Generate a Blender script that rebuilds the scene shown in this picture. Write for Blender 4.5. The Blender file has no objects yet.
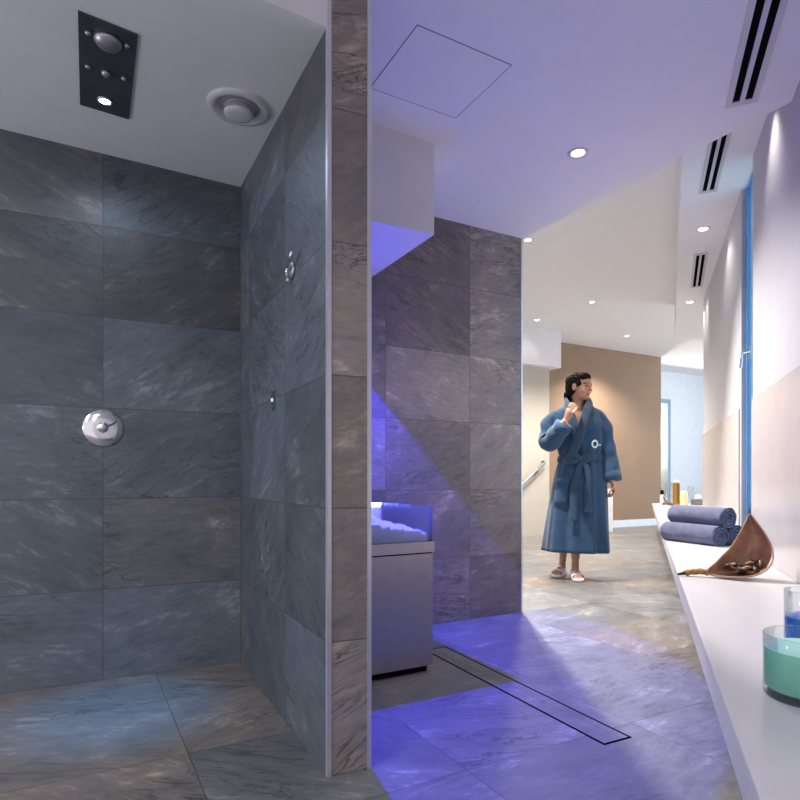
import bpy, bmesh, math, random
from mathutils import Vector, Matrix, noise
from math import sin, cos, pi, radians, sqrt, atan2, exp
random.seed(7)
SC = bpy.context.scene
COL = SC.collection
H, F, HZ = 0.85, 592.0, 478.0          # camera height, focal length in pixels, horizon row
GU = Vector((0.877, 0.4807, 0)); GV = Vector((-0.4807, 0.877, 0))   # tile grid of the spa
WD = Vector((0.3794, 0.9252, 0)); WN = Vector((0.9252, -0.3794, 0))   # corridor direction, across it
ZUP = Vector((0, 0, 1))

def fl(px, py, z=0.0):
    Y = (H - z) * F / (py - HZ)
    return Vector(((px - 400) / F * Y, Y, z))
def wallx(Y, c=0.60):
    return c + 0.41 * Y
def lin(r, g, b):
    f = lambda v: (v / 255 / 12.92) if v / 255 <= 0.04045 else ((v / 255 + 0.055) / 1.055) ** 2.4
    return (f(r), f(g), f(b), 1.0)

# ------------------------------------------------------------------ materials
class NT:
    def __init__(s, name):
        s.m = bpy.data.materials.new(name); s.m.use_nodes = True
        s.t = s.m.node_tree; s.b = s.t.nodes['Principled BSDF']
    def n(s, typ, props=None, **ins):
        nd = s.t.nodes.new(typ)
        for k, v in (props or {}).items(): setattr(nd, k, v)
        for k, v in ins.items():
            key = int(k[1:]) if k[0] == 'i' and k[1:].isdigit() else k.replace('_', ' ')
            s.set(nd.inputs[key], v)
        return nd
    def set(s, sock, v):
        if isinstance(v, bpy.types.NodeSocket): s.t.links.new(v, sock)
        else: sock.default_value = v
    def math(s, op, a, b=0.0, c=0.0):
        return s.n('ShaderNodeMath', {'operation': op}, i0=a, i1=b, i2=c).outputs[0]
    def mix(s, f, a, b, bt='MIX'):
        nd = s.n('ShaderNodeMix', {'data_type': 'RGBA', 'blend_type': bt})
        s.set(nd.inputs[0], f); s.set(nd.inputs[6], a); s.set(nd.inputs[7], b)
        return nd.outputs[2]
    def ramp(s, f, stops):
        nd = s.n('ShaderNodeValToRGB'); s.set(nd.inputs[0], f)
        e = nd.color_ramp.elements
        while len(e) < len(stops): e.new(0.5)
        for el, (p, c) in zip(e, stops):
            el.position = p; el.color = c if len(c) == 4 else (*c, 1)
        return nd.outputs[0]
    def bump(s, h, strength=0.3, dist=0.01):
        nd = s.n('ShaderNodeBump', Height=h, Strength=strength, Distance=dist)
        s.t.links.new(nd.outputs[0], s.b.inputs['Normal'])
    def base(s, v): s.set(s.b.inputs['Base Color'], v)

def plain(name, c, rough=0.5, metal=0.0, var=0.06, scale=8.0, bump=0.0, bscale=60.0, **extra):
    t = NT(name)
    tc = t.n('ShaderNodeTexCoord')
    nz = t.n('ShaderNodeTexNoise', None, Vector=tc.outputs['Object'], Scale=scale, Detail=4.0)
    d = tuple(x * (1 - var) for x in c[:3]) + (1,); l = tuple(min(1, x * (1 + var)) for x in c[:3]) + (1,)
    t.base(t.ramp(nz.outputs['Fac'], [(0.3, d), (0.7, l)]))
    t.b.inputs['Roughness'].default_value = rough; t.b.inputs['Metallic'].default_value = metal
    for k, v in extra.items(): t.b.inputs[k.replace('_', ' ')].default_value = v
    if bump:
        n2 = t.n('ShaderNodeTexNoise', None, Vector=tc.outputs['Object'], Scale=bscale, Detail=3.0)
        t.bump(n2.outputs['Fac'], bump, 0.004)
    return t.m

def slate(name, w, h, uo=0.0, vo=0.0, seed=0.0, gain=1.0, warm=0.5, rough=0.42, tint=(1, 1, 1), vary=0.62):
    t = NT(name)
    uv = t.n('ShaderNodeUVMap', {'uv_map': 'UVMap'}).outputs[0]
    sp = t.n('ShaderNodeSeparateXYZ', None, Vector=uv)
    u = t.math('ADD', sp.outputs[0], uo); v = t.math('ADD', sp.outputs[1], vo)
    ud = t.math('DIVIDE', u, w); vd = t.math('DIVIDE', v, h)
    ui = t.math('FLOOR', ud); vi = t.math('FLOOR', vd)
    idv = t.n('ShaderNodeCombineXYZ', None, X=ui, Y=vi, Z=seed).outputs[0]
    wn = t.n('ShaderNodeTexWhiteNoise', {'noise_dimensions': '3D'}, Vector=idv)
    rs = t.n('ShaderNodeSeparateColor', None, Color=wn.outputs['Color'])
    r1, r2, r3 = rs.outputs[0], rs.outputs[1], rs.outputs[2]
    ang = t.math('MULTIPLY', t.math('SUBTRACT', r3, 0.45), 1.5)
    off = t.n('ShaderNodeVectorMath', {'operation': 'SCALE'}, Vector=wn.outputs['Color'], Scale=31.0).outputs[0]
    p0 = t.n('ShaderNodeCombineXYZ', None, X=u, Y=v, Z=0.0).outputs[0]
    rot = t.n('ShaderNodeVectorRotate', {'rotation_type': 'Z_AXIS'}, Vector=p0, Angle=ang).outputs[0]
    p = t.n('ShaderNodeVectorMath', {'operation': 'ADD'}, i0=rot, i1=off).outputs[0]
    ps = t.n('ShaderNodeVectorMath', {'operation': 'MULTIPLY'}, i0=p, i1=(1.8, 5.5, 1.0)).outputs[0]
    grain = t.n('ShaderNodeTexNoise', None, Vector=ps, Scale=1.7, Detail=7.0, Roughness=0.66, Distortion=0.9).outputs['Fac']
    fine = t.n('ShaderNodeTexNoise', None, Vector=ps, Scale=9.0, Detail=5.0, Roughness=0.7, Distortion=0.4).outputs['Fac']
    cloud = t.n('ShaderNodeTexNoise', None, Vector=p, Scale=3.4, Detail=5.0, Roughness=0.6, Distortion=0.5).outputs['Fac']
    pv = t.n('ShaderNodeVectorMath', {'operation': 'MULTIPLY'}, i0=p, i1=(0.9, 3.6, 1.0)).outputs[0]
    vein = t.n('ShaderNodeTexNoise', None, Vector=pv, Scale=2.4, Detail=6.0, Roughness=0.62, Distortion=1.6).outputs['Fac']
    val = t.math('ADD', t.math('MULTIPLY', grain, 0.34), t.math('ADD', t.math('MULTIPLY', fine, 0.32), t.math('MULTIPLY', cloud, 0.34)))
    g = gain
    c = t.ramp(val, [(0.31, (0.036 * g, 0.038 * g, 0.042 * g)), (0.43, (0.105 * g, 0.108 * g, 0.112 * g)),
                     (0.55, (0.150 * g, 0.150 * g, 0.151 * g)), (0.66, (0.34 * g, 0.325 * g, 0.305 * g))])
    brown = t.mix(1.0, c, (1.16, 0.97, 0.83, 1), 'MULTIPLY')
    wf = t.math('MULTIPLY', t.math('GREATER_THAN', r1, 1.0 - warm), t.math('MULTIPLY_ADD', cloud, 1.4, 0.1))
    c = t.mix(t.n('ShaderNodeClamp', None, Value=wf).outputs[0], c, brown)
    bright = t.math('MULTIPLY_ADD', r2, vary, 0.97 - vary / 2)
    bc = t.n('ShaderNodeCombineColor', None, Red=bright, Green=bright, Blue=bright).outputs[0]
    c = t.mix(1.0, c, bc, 'MULTIPLY')
    dk = t.n('ShaderNodeMapRange', None, Value=t.math('ABSOLUTE', t.math('SUBTRACT', vein, 0.5)))
    dk.inputs[1].default_value = 0.0; dk.inputs[2].default_value = 0.022; dk.inputs[3].default_value = 1.0; dk.inputs[4].default_value = 0.0
    patch = t.n('ShaderNodeMapRange', None, Value=t.n('ShaderNodeTexNoise', None, Vector=p, Scale=1.8, Detail=2.0).outputs['Fac'])
    patch.inputs[1].default_value = 0.47; patch.inputs[2].default_value = 0.62
    c = t.mix(t.math('MULTIPLY', t.math('MULTIPLY', dk.outputs[0], patch.outputs[0]), 0.8), c, (0.035, 0.032, 0.032, 1))
    # narrow joints between the tiles
    fu = t.math('FRACT', ud); fv = t.math('FRACT', vd)
    eu = t.math('MULTIPLY', t.math('SUBTRACT', 0.5, t.math('ABSOLUTE', t.math('SUBTRACT', fu, 0.5))), w)
    ev = t.math('MULTIPLY', t.math('SUBTRACT', 0.5, t.math('ABSOLUTE', t.math('SUBTRACT', fv, 0.5))), h)
    e = t.math('MINIMUM', eu, ev)
    joint = t.math('LESS_THAN', e, 0.0017)
    c = t.mix(t.math('MULTIPLY', joint, 0.75), c, (0.055, 0.054, 0.054, 1))
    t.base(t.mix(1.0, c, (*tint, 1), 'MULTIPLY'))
    t.set(t.b.inputs['Roughness'], t.math('MULTIPLY_ADD', fine, 0.3, rough - 0.12))
    t.bump(t.math('SUBTRACT', t.math('ADD', grain, t.math('MULTIPLY', fine, 0.35)), t.math('MULTIPLY', joint, 0.6)), 0.45, 0.006)
    return t.m

def glow(name, c, s):
    t = NT(name); t.base((*c[:3], 1)); t.b.inputs['Emission Color'].default_value = (*c[:3], 1)
    t.b.inputs['Emission Strength'].default_value = s
    return t.m

def glass(name, c=(1, 1, 1, 1), rough=0.0, ior=1.45):
    t = NT(name); t.base(c); t.b.inputs['Transmission Weight'].default_value = 1.0
    t.b.inputs['Roughness'].default_value = rough; t.b.inputs['IOR'].default_value = ior
    return t.m

M = {}
M['sl_shower'] = slate('slate shower wall', 0.568, 0.3815, 0.0, 0.0, 1.0, 0.92, 0.25, tint=(0.86, 0.98, 1.14))  # neutral stone; blue tint stands in for the cool shower light
M['sl_part'] = slate('slate partition', 0.56, 0.3815, 0.0, 0.0, 4.0, 0.82, 0.2, tint=(0.86, 0.98, 1.14))  # same stone, the shower's bluish light put into its tint
M['sl_end'] = slate('slate partition end', 0.60, 0.3815, 0.2, 0.0, 9.0, 2.0, 1.0)  # same stone as the partition, brightened in colour to look more lit
M['sl_wall'] = slate('slate niche wall', 0.57, 0.404, 0.0, 0.028, 6.0, 1.35, 1.0)
M['sl_floor'] = slate('slate floor', 0.693, 0.50, -0.305, -0.417, 3.0, 1.32, 0.45, 0.36, vary=0.26)
M['white'] = plain('white plaster', (0.74, 0.73, 0.74, 1), 0.7, var=0.02, bump=0.03)
M['ceil'] = plain('white ceiling paint', (0.76, 0.75, 0.76, 1), 0.75, var=0.015, bump=0.02)
M['shceil'] = plain('grey shower ceiling', (0.80, 0.80, 0.82, 1), 0.55, var=0.02)
M['wallpaint'] = plain('warm white wall paint', (0.50, 0.485, 0.50, 1), 0.6, var=0.02)
M['cream'] = plain('cream plaster', (0.47, 0.43, 0.36, 1), 0.7, var=0.03)
M['brown'] = plain('taupe plaster', (0.26, 0.170, 0.105, 1), 0.75, var=0.05, scale=3)
M['bluewall'] = plain('pale blue wall', (0.66, 0.72, 0.76, 1), 0.6, var=0.03)
M['wainscot'] = plain('glossy greige panel', (0.56, 0.52, 0.51, 1), 0.22, var=0.03)
M['bench'] = plain('white solid surface', (0.57, 0.55, 0.56, 1), 0.3, var=0.02)
M['trim'] = plain('brushed aluminium trim', (0.72, 0.72, 0.76, 1), 0.35, 0.7, var=0.03)
M['steel'] = plain('brushed steel', (0.47, 0.45, 0.47, 1), 0.38, 0.85, var=0.06, scale=20, bump=0.02)
M['chrome'] = plain('chrome', (0.80, 0.80, 0.84, 1), 0.14, 1.0, var=0.02)
M['blackplate'] = plain('black steel plate', (0.085, 0.092, 0.105, 1), 0.4, 0.5, var=0.2)
M['black'] = plain('matt black', (0.006, 0.006, 0.008, 1), 0.9, var=0.1, Specular_IOR_Level=0.0)
M['gapgrey'] = plain('shadow joint grey', (0.30, 0.28, 0.33, 1), 0.8)
M['whiteplastic'] = plain('white plastic', (0.62, 0.61, 0.63, 1), 0.4, var=0.02)
M['vent'] = plain('grey vent enamel', (0.66, 0.65, 0.68, 1), 0.4, var=0.02)
M['ventframe'] = plain('pale vent frame', (0.52, 0.50, 0.53, 1), 0.5, var=0.02)
M['winframe'] = plain('blue window frame', (0.10, 0.33, 0.62, 1), 0.35, var=0.04)
M['doorframe'] = plain('blue grey door frame', (0.22, 0.34, 0.44, 1), 0.45)
M['lens'] = glow('lamp lens', (1, 0.96, 0.90), 14.0)
M['lensblue'] = glow('cold white lamp lens', (0.55, 0.85, 1.0), 30.0)
M['led'] = glow('blue light strip', (0.12, 0.16, 1.0), 110.0)
M['green'] = glow('green indicator', (0.1, 1.0, 0.25), 3.0)
M['glass'] = glass('clear glass', (0.98, 1, 1, 1), 0.0, 1.07)
M['thinglass'] = glass('thin clear glass', (0.98, 1, 1, 1), 0.0, 1.06)
M['pane'] = glass('window glass', (0.72, 0.90, 0.97, 1), 0.45, 1.1)
def clearglass(name, c):
    t = NT(name); tr = t.n('ShaderNodeBsdfTransparent', None, Color=c); gl = t.n('ShaderNodeBsdfGlossy', None, Roughness=0.03)
    lw = t.n('ShaderNodeLayerWeight', None, Blend=0.18)
    f = t.math('MULTIPLY_ADD', lw.outputs['Fresnel'], 0.55, 0.02)
    mx = t.n('ShaderNodeMixShader', None, i0=f, i1=tr.outputs[0], i2=gl.outputs[0])
    t.t.links.new(mx.outputs[0], t.t.nodes['Material Output'].inputs[0]); return t.m
M['glass'] = clearglass('clear glass', (0.955, 0.975, 0.98, 1)); M['thinglass'] = clearglass('vase glass', (0.95, 0.965, 0.97, 1))
M['amber'] = glass('amber glass', (0.75, 0.36, 0.08, 1), 0.1, 1.12)
M['ice'] = plain('crushed ice', (0.85, 0.88, 0.95, 1), 0.55, var=0.04, bump=0.6, bscale=90)
M['acrylic'] = glass('frosted acrylic', (0.80, 0.85, 1.0, 1), 0.25, 1.1)
M['towel'] = plain('slate blue terry', (0.082, 0.092, 0.180, 1), 0.95, var=0.2, scale=30, bump=0.9, bscale=350, Sheen_Weight=0.4)
M['robe'] = plain('blue terry robe', (0.024, 0.075, 0.158, 1), 0.95, var=0.16, scale=14, bump=0.8, bscale=220, Sheen_Weight=0.3)
M['robedark'] = plain('blue terry trim', (0.025, 0.062, 0.118, 1), 0.95, var=0.14, scale=14, bump=0.7, bscale=220, Sheen_Weight=0.3)
M['emblem'] = plain('pale embroidery', (0.72, 0.86, 0.92, 1), 0.8)
M['skin'] = plain('skin', (0.49, 0.26, 0.17, 1), 0.5, var=0.05, Subsurface_Weight=0.06)
M['lips'] = plain('lips', (0.48, 0.16, 0.14, 1), 0.4)
M['eye'] = plain('eye dark', (0.03, 0.02, 0.018, 1), 0.2)
M['teeth'] = plain('smile white', (0.8, 0.76, 0.72, 1), 0.3)
M['hair'] = plain('dark brown hair', (0.010, 0.0055, 0.004, 1), 0.62, var=0.5, scale=60, bump=0.6, bscale=160, Specular_IOR_Level=0.15)
M['slipper'] = plain('white slipper felt', (0.80, 0.79, 0.83, 1), 0.85, bump=0.3, bscale=200)
M['slipmark'] = plain('grey slipper print', (0.18, 0.20, 0.27, 1), 0.8)
M['leaf'] = plain('dry brown palm sheath', (0.30, 0.145, 0.085, 1), 0.4, var=0.35, scale=22, bump=0.4, bscale=70)
M['leafrim'] = plain('tan sheath edge', (0.42, 0.25, 0.15, 1), 0.5, var=0.2)
M['stem'] = plain('ochre stem bark', (0.34, 0.19, 0.05, 1), 0.7, var=0.5, scale=60, bump=0.9, bscale=110)
M['stemtip'] = plain('dark stem end', (0.03, 0.018, 0.014, 1), 0.6)
M['pod'] = plain('dark dried pod', (0.075, 0.026, 0.013, 1), 0.5, var=0.5, scale=40, bump=0.6, bscale=90)
M['pod2'] = plain('tan dried pod', (0.27, 0.13, 0.045, 1), 0.6, var=0.4, scale=40, bump=0.6, bscale=90)
M['wax'] = plain('sea green wax', (0.20, 0.50, 0.38, 1), 0.5, var=0.05, bump=0.1)
M['waxtop'] = plain('mint wax surface', (0.42, 0.80, 0.68, 1), 0.45, var=0.03)
M['salt'] = plain('blue bath salt', (0.015, 0.13, 0.50, 1), 0.35, var=0.5, scale=70, bump=1.0, bscale=130)
M['ivory'] = plain('ivory wax', (0.80, 0.66, 0.40, 1), 0.5)
M['greybox'] = plain('grey metal holder', (0.22, 0.23, 0.25, 1), 0.4, 0.4)
M['wood'] = plain('weathered wood', (0.20, 0.13, 0.08, 1), 0.7, var=0.4, scale=30)
M['rail'] = plain('satin steel rail', (0.32, 0.30, 0.29, 1), 0.3, 0.9)
M['plinth'] = plain('white lacquer', (0.86, 0.86, 0.87, 1), 0.3)

# ------------------------------------------------------------------ mesh helpers
class MB:
    def __init__(s): s.bm = bmesh.new(); s.mats = []
    def grid(s, rows, closed=False, cap0=False, cap1=False, mi=0, smooth=True, skip=None):
        R = [[s.bm.verts.new(p) for p in r] for r in rows]
        n = len(R[0])
        for i in range(len(R) - 1):
            for j in range(n if closed else n - 1):
                if skip and skip(i, j): continue
                k = (j + 1) % n
                f = s.bm.faces.new((R[i][j], R[i][k], R[i + 1][k], R[i + 1][j])); f.smooth = smooth; f.material_index = mi
        if cap0: f = s.bm.faces.new(R[0][::-1]); f.material_index = mi
        if cap1: f = s.bm.faces.new(R[-1]); f.material_index = mi
        return R
    def prism(s, poly, z0, z1, mi=0):
        """poly: (x,y) list; z0/z1 numbers or functions of (x,y)"""
        f0 = z0 if callable(z0) else (lambda x, y: z0)
        f1 = z1 if callable(z1) else (lambda x, y: z1)
        a = sum(poly[i][0] * poly[(i + 1) % len(poly)][1] - poly[(i + 1) % len(poly)][0] * poly[i][1] for i in range(len(poly)))
        if a < 0: poly = poly[::-1]
        s.grid([[Vector((p[0], p[1], f0(p[0], p[1]))) for p in poly], [Vector((p[0], p[1], f1(p[0], p[1]))) for p in poly]],
               True, True, True, mi, False)
    def box(s, x0, x1, y0, y1, z0, z1, mi=0, M4=None):
        P = [Vector((x, y, z)) for z in (z0, z1) for x, y in ((x0, y0), (x1, y0), (x1, y1), (x0, y1))]
        if M4: P = [M4 @ p for p in P]
        s.grid([P[:4], P[4:]], True, True, True, mi, False)
    def lathe(s, prof, n=32, c=(0, 0, 0), mi=0, M4=None, cap0=True, cap1=True):
        c = Vector(c); rows = []
        for r, z in prof:
            row = [Vector((r * cos(2 * pi * k / n), r * sin(2 * pi * k / n), z)) + c for k in range(n)]
            rows.append([M4 @ p for p in row] if M4 else row)
        s.grid(rows, True, cap0, cap1, mi)
    def tube(s, pts, rad, n=12, mi=0, cap=True, flat=1.0, up=ZUP, fold=None):
        pts = [Vector(p) for p in pts]; rows = []
        m = len(pts)
        for i, p in enumerate(pts):
            t = (pts[min(i + 1, m - 1)] - pts[max(i - 1, 0)]).normalized()
            a = t.cross(up)
            if a.length < 1e-4: a = t.cross(Vector((1, 0, 0)))
            a.normalize(); b = a.cross(t).normalized()
            r = rad[i] if isinstance(rad, (list, tuple)) else rad
            row = []
            for k in range(n):
                th = 2 * pi * k / n
                q = r * (1 + (fold(i / (m - 1), th) if fold else 0))
                row.append(p + a * (q * cos(th)) + b * (q * flat * sin(th)))
            rows.append(row)
        s.grid(rows, True, cap, cap, mi)
    def ball(s, c, r, n=20, m=12, mi=0, rot=None):
        c = Vector(c); r = Vector(r if hasattr(r, '__len__') else (r, r, r)); rows = []
        for i in range(m + 1):
            ph = -pi / 2 + pi * min(max(i / m, 0.012), 0.988); row = []
            for k in range(n):
                th = 2 * pi * k / n
                q = Vector((r.x * cos(ph) * cos(th), r.y * cos(ph) * sin(th), r.z * sin(ph)))
                if rot: q = rot @ q
                row.append(c + q)
            rows.append(row)
        s.grid(rows, True, True, True, mi)
    def bevel(s, w, seg=2):
        bmesh.ops.remove_doubles(s.bm, verts=s.bm.verts, dist=1e-5)
        ed = [e for e in s.bm.edges if len(e.link_faces) == 2 and e.calc_face_angle(0) > 0.6]
        bmesh.ops.bevel(s.bm, geom=ed, offset=w, segments=seg, affect='EDGES', profile=0.5)

def smooth_pts(pts, k=6):
    """Catmull-Rom through tuples of any length"""
    out = []; n = len(pts)
    for i in range(n - 1):
        p0, p1, p2, p3 = pts[max(i - 1, 0)], pts[i], pts[i + 1], pts[min(i + 2, n - 1)]
        for j in range(k):
            t = j / k
            out.append(tuple(0.5 * (2 * b + (c - a) * t + (2 * a - 5 * b + 4 * c - d) * t * t + (3 * b - a - 3 * c + d) * t ** 3)
                             for a, b, c, d in zip(p0, p1, p2, p3)))
    out.append(tuple(pts[-1])); return out

def add_uv(me, uoff=0.0, du=None):
    uvl = me.uv_layers.new(name='UVMap')
    for p in me.polygons:
        nrm = p.normal
        for li in p.loop_indices:
            co = me.vertices[me.loops[li].vertex_index].co
            if abs(nrm.z) > 0.5: uvl.data[li].uv = (co.dot(GU) , co.dot(GV))
            else:
                t = Vector((-nrm.y, nrm.x, 0)).normalized() if du is None else du
                uvl.data[li].uv = (co.dot(t) + uoff, co.z)

def obj(name, mb, mat, parent=None, uv=False, uoff=0.0, du=None):
    bmesh.ops.recalc_face_normals(mb.bm, faces=mb.bm.faces)
    me = bpy.data.meshes.new(name); mb.bm.to_mesh(me); mb.bm.free()
    for m in (mat if isinstance(mat, (list, tuple)) else [mat]): me.materials.append(M[m])
    if uv: me.update(); add_uv(me, uoff, du)
    o = bpy.data.objects.new(name, me); COL.objects.link(o)
    if parent: o.parent = parent
    return o
def struct(name, mb, mat, **k):
    o = obj(name, mb, mat, **k)
    if o.parent is None: o['kind'] = 'structure'
    return o
def tag(o, label, cat, group=None, kind=None):
    o['label'] = label; o['category'] = cat
    if group: o['group'] = group
    if kind: o['kind'] = kind
    return o
def thing(name, label, cat, loc=(0, 0, 0), rz=0.0, group=None):
    o = bpy.data.objects.new(name, None); COL.objects.link(o); o.empty_display_size = 0.1
    o.location = loc; o.rotation_euler = (0, 0, rz)
    return tag(o, label, cat, group)
def copy_tree(o, parent=None):
    c = o.copy(); COL.objects.link(c)
    if parent: c.parent = parent
    for ch in list(o.children): copy_tree(ch, c)
    return c
def frame(origin, ex, ez):
    """matrix with columns ex, ey, ez: local x along ex, local z along ez"""
    ex = Vector(ex).normalized(); ez = Vector(ez).normalized(); ey = ez.cross(ex)
    m = Matrix((ex, ey, ez)).transposed().to_4x4(); m.translation = Vector(origin); return m

# ------------------------------------------------------------------ setting
C0 = Vector((-0.737, 2.735, 0)); FR = Vector((-0.2075, 1.683, 0)); GR = Vector((-0.085, 1.735, 0))
PV = (C0 - FR).normalized()                        # partition runs this way, back into the shower
LB = Vector((-1.574, 2.33, 0)); PB = (LB - C0).normalized()
S0 = Vector((0.7675, 3.755, 0))
A3 = Vector((C0.x, C0.y, 2.194)); B3 = Vector((FR.x, FR.y, 2.132)); C3 = Vector((LB.x, LB.y, 2.225))
nn = (B3 - A3).cross(C3 - A3)
zc = lambda x, y: A3.z - (nn.x * (x - A3.x) + nn.y * (y - A3.y)) / nn.z
def unz(px, py, zf):
    """point of the shower ceiling seen at a pixel"""
    d = Vector(((px - 400) / F, 1, (HZ - py) / F)); o = Vector((0, 0, H))
    t = (A3 - o).dot(nn) / d.dot(nn); return o + d * t
xy = lambda v: (v.x, v.y)

mb = MB(); mb.prism([(-4.2, -1.6), (1.2, -1.6), (9.0, 6.0), (9.0, 16), (-3.0, 16), (-4.2, 6)], -0.12, 0.0)
struct('floor', mb, 'sl_floor', uv=True)
SL = C0 + PB * 2.0                                   # far side of the shower
mb = MB(); b0 = C0 + GV * 0.02; w = -GV
mb.prism([xy(C0 - PB * 0.02), xy(SL), xy(SL + GV * 0.10), xy(C0 - PB * 0.02 + GV * 0.10)], 0, 2.36)
struct('wall_shower_back', mb, 'sl_shower', uv=True, du=-PB, uoff=-C0.dot(-PB))
# partition: long face in the shower, tiled end towards the viewer
PE = C0 + PV * 0.30
gE = GR + (PE - FR)
mb = MB(); mb.prism([xy(FR + PV * 0.012), xy(GR + PV * 0.012), xy(gE), xy(PE)], 0, 2.368)
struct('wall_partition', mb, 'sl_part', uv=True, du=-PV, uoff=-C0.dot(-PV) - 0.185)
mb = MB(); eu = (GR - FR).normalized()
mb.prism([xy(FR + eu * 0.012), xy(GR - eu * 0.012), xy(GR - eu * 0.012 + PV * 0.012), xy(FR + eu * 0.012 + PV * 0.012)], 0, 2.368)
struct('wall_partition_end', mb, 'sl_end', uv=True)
for nm, p in (('trim_1', FR), ('trim_2', GR - eu * 0.012)):
    mb = MB(); a = p - PV * 0.004
    mb.prism([xy(a), xy(a + eu * 0.012), xy(a + eu * 0.012 + PV * 0.016), xy(a + PV * 0.016)], 0, 2.368)
    struct(nm, mb, 'trim')
# slate wall behind the ice fountain
SW = S0 - GU * 2.3
mb = MB(); mb.prism([xy(S0), xy(SW), xy(SW + GV * 0.14), xy(S0 + GV * 0.14)], 0, 2.37)
struct('wall_slate', mb, 'sl_wall', uv=True, du=GU, uoff=-S0.dot(GU) + 0.396)
mb = MB(); a = S0 - GV * 0.003 + GU * 0.0
mb.prism([xy(a), xy(a + GU * 0.01), xy(a + GU * 0.01 + GV * 0.14), xy(a + GV * 0.14)], 0, 2.37); struct('trim_3', mb, 'trim')
# shower ceiling
f0 = FR - GU * 2.4
mb = MB(); mb.prism([xy(FR + GU * 0.05), xy(f0), xy(SL - GU * 0.1), xy(SL + GV * 0.05), xy(C0 + GU * 0.05 + GV * 0.05)], zc, lambda x, y: 2.44)
struct('ceiling_shower', mb, 'shceil')
# low ceiling in front, with its edge to the hall
R0 = Vector((1.63, 2.31, 0))
mb = MB()
mb.prism([xy(f0), xy(FR), xy(FR + eu * 0.06), xy(gE), xy(S0 + GV * 0.14 + GU * 0.004), xy(S0 + GU * 0.004), xy(R0), (wallx(-1.6) + 0.08, -1.6), (-4.2, -1.6), (f0.x - 1.0, f0.y)], 2.37, 3.2)
struct('ceiling', mb, 'ceil')
# hall ceilings
tl0, tl1 = Vector((1.553, 3.26, 0)), Vector((3.366, 7.245, 0)); td = (tl1 - tl0).normalized()
e0 = tl0 - td * 1.2; e1 = tl0 + td * 4.66
mb = MB(); mb.prism([xy(e0), xy(e1), (e1.x + 1.6, e1.y), (3.2, 5.9), (wallx(5.9) + 0.05, 5.9), (wallx(2.2) + 0.05, 2.2)], 2.60, 3.1)
struct('ceiling_corridor', mb, 'ceil')
mb = MB(); mb.prism([(-3, 2.0), (1.6, 2.0), (9, 6), (9, 16), (-3, 16)], 3.045, 3.2)
struct('ceiling_hall', mb, 'ceil')
# wall beside the bench
def wseg(y0, y1, z0, z1, dep0=0.0, dep1=0.2):
    return [xy(Vector((wallx(y0), y0, 0)) + WN * dep0), xy(Vector((wallx(y1), y1, 0)) + WN * dep0), xy(Vector((wallx(y1), y1, 0)) + WN * dep1), xy(Vector((wallx(y0), y0, 0)) + WN * dep1)]
WY0, WY1 = 3.22, 3.60
mb = MB(); mb.prism(wseg(-1.6, WY0, 0, 0), 0, 3.1); struct('wall_bench', mb, 'wallpaint')
mb = MB(); mb.prism(wseg(WY1, 5.85, 0, 0), 0, 3.1); struct('wall_bench_far', mb, 'wallpaint')
mb = MB(); mb.prism(wseg(WY0, WY1, 0, 0), 2.64, 3.1); struct('wall_bench_lintel', mb, 'wallpaint')
mb = MB(); mb.prism(wseg(-1.6, WY0 - 0.004, 0, 0, -0.008, 0.01), 0.45, 1.275); struct('trim_4', mb, 'wainscot')
mb = MB(); mb.prism(wseg(WY1 + 0.05, 5.846, 0, 0, -0.008, 0.01), 0.45, 1.275); struct('trim_5', mb, 'wainscot')
# tall window
win = thing('window_1', 'tall narrow window', 'window', (wallx(WY1), WY1, 0.44)); win['kind'] = 'structure'
for k in ('label', 'category'): del win[k]
wl = (Vector((wallx(WY1), WY1, 0)) - Vector((wallx(WY0), WY0, 0))).length
Rw = Matrix.Rotation(atan2(WD.y, WD.x), 4, 'Z'); win.rotation_euler = (0, 0, atan2(WD.y, WD.x))
mb = MB()          # local x runs back along the wall (0 = far jamb), local y = towards the room
for x0, x1, z0, z1 in ((-0.03, 0.0, 0, 2.2), (-wl, -wl + 0.03, 0, 2.2), (-wl + 0.03, -0.03, 0, 0.05), (-wl + 0.03, -0.03, 2.15, 2.2)):
    mb.box(x0, x1, -0.05, -0.025, z0, z1)
mb.bevel(0.004, 1); obj('window_frame', mb, 'winframe', win)
mb = MB(); mb.box(-wl + 0.03, -0.03, -0.040, -0.035, 0.05, 2.15); obj('window_pane', mb, 'pane', win)
mb = MB(); mb.tube([(-0.10, -0.03, 1.15), (-0.10, 0.012, 1.15), (-0.10, 0.016, 1.06)], 0.009, 10); mb.box(-0.115, -0.085, -0.05, -0.028, 1.10, 1.20)
obj('window_handle', mb, 'chrome', win)
# hall end: taupe wall, cream side wall, bulkhead, pale blue wall with doorway
BR = Vector((4.25, 10.48, 0)); b1 = BR + GU * 0.557; b2 = BR - GU * 2.132
mb = MB(); mb.prism([xy(b1), xy(b2), xy(b2 + GV * 0.15), xy(b1 + GV * 0.15)], 0, 3.05); struct('wall_taupe', mb, 'brown')
mb = MB(); mb.prism([xy(b1 - GV * 0.014), xy(b2 - GV * 0.014), xy(b2), xy(b1)], 0, 0.12); struct('baseboard_taupe', mb, 'bluewall')
cw = Vector((2.245, 8.90, 0))
mb = MB(); mb.prism([xy(cw), xy(cw - GU * 3.2), xy(cw - GU * 3.2 + GV * 0.15), xy(cw + GV * 0.15)], 0, 3.05); struct('wall_cream', mb, 'cream')
mb = MB(); mb.prism([xy(cw + GV * 0.15), xy(cw + GV * 0.15 - GU * 0.15), xy(cw - GU * 0.15 + GV * 0.75), xy(cw + GV * 0.75)], 0, 3.05); struct('wall_cream_return', mb, 'cream')
k0 = Vector((2.40, 8.82, 0))
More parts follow.
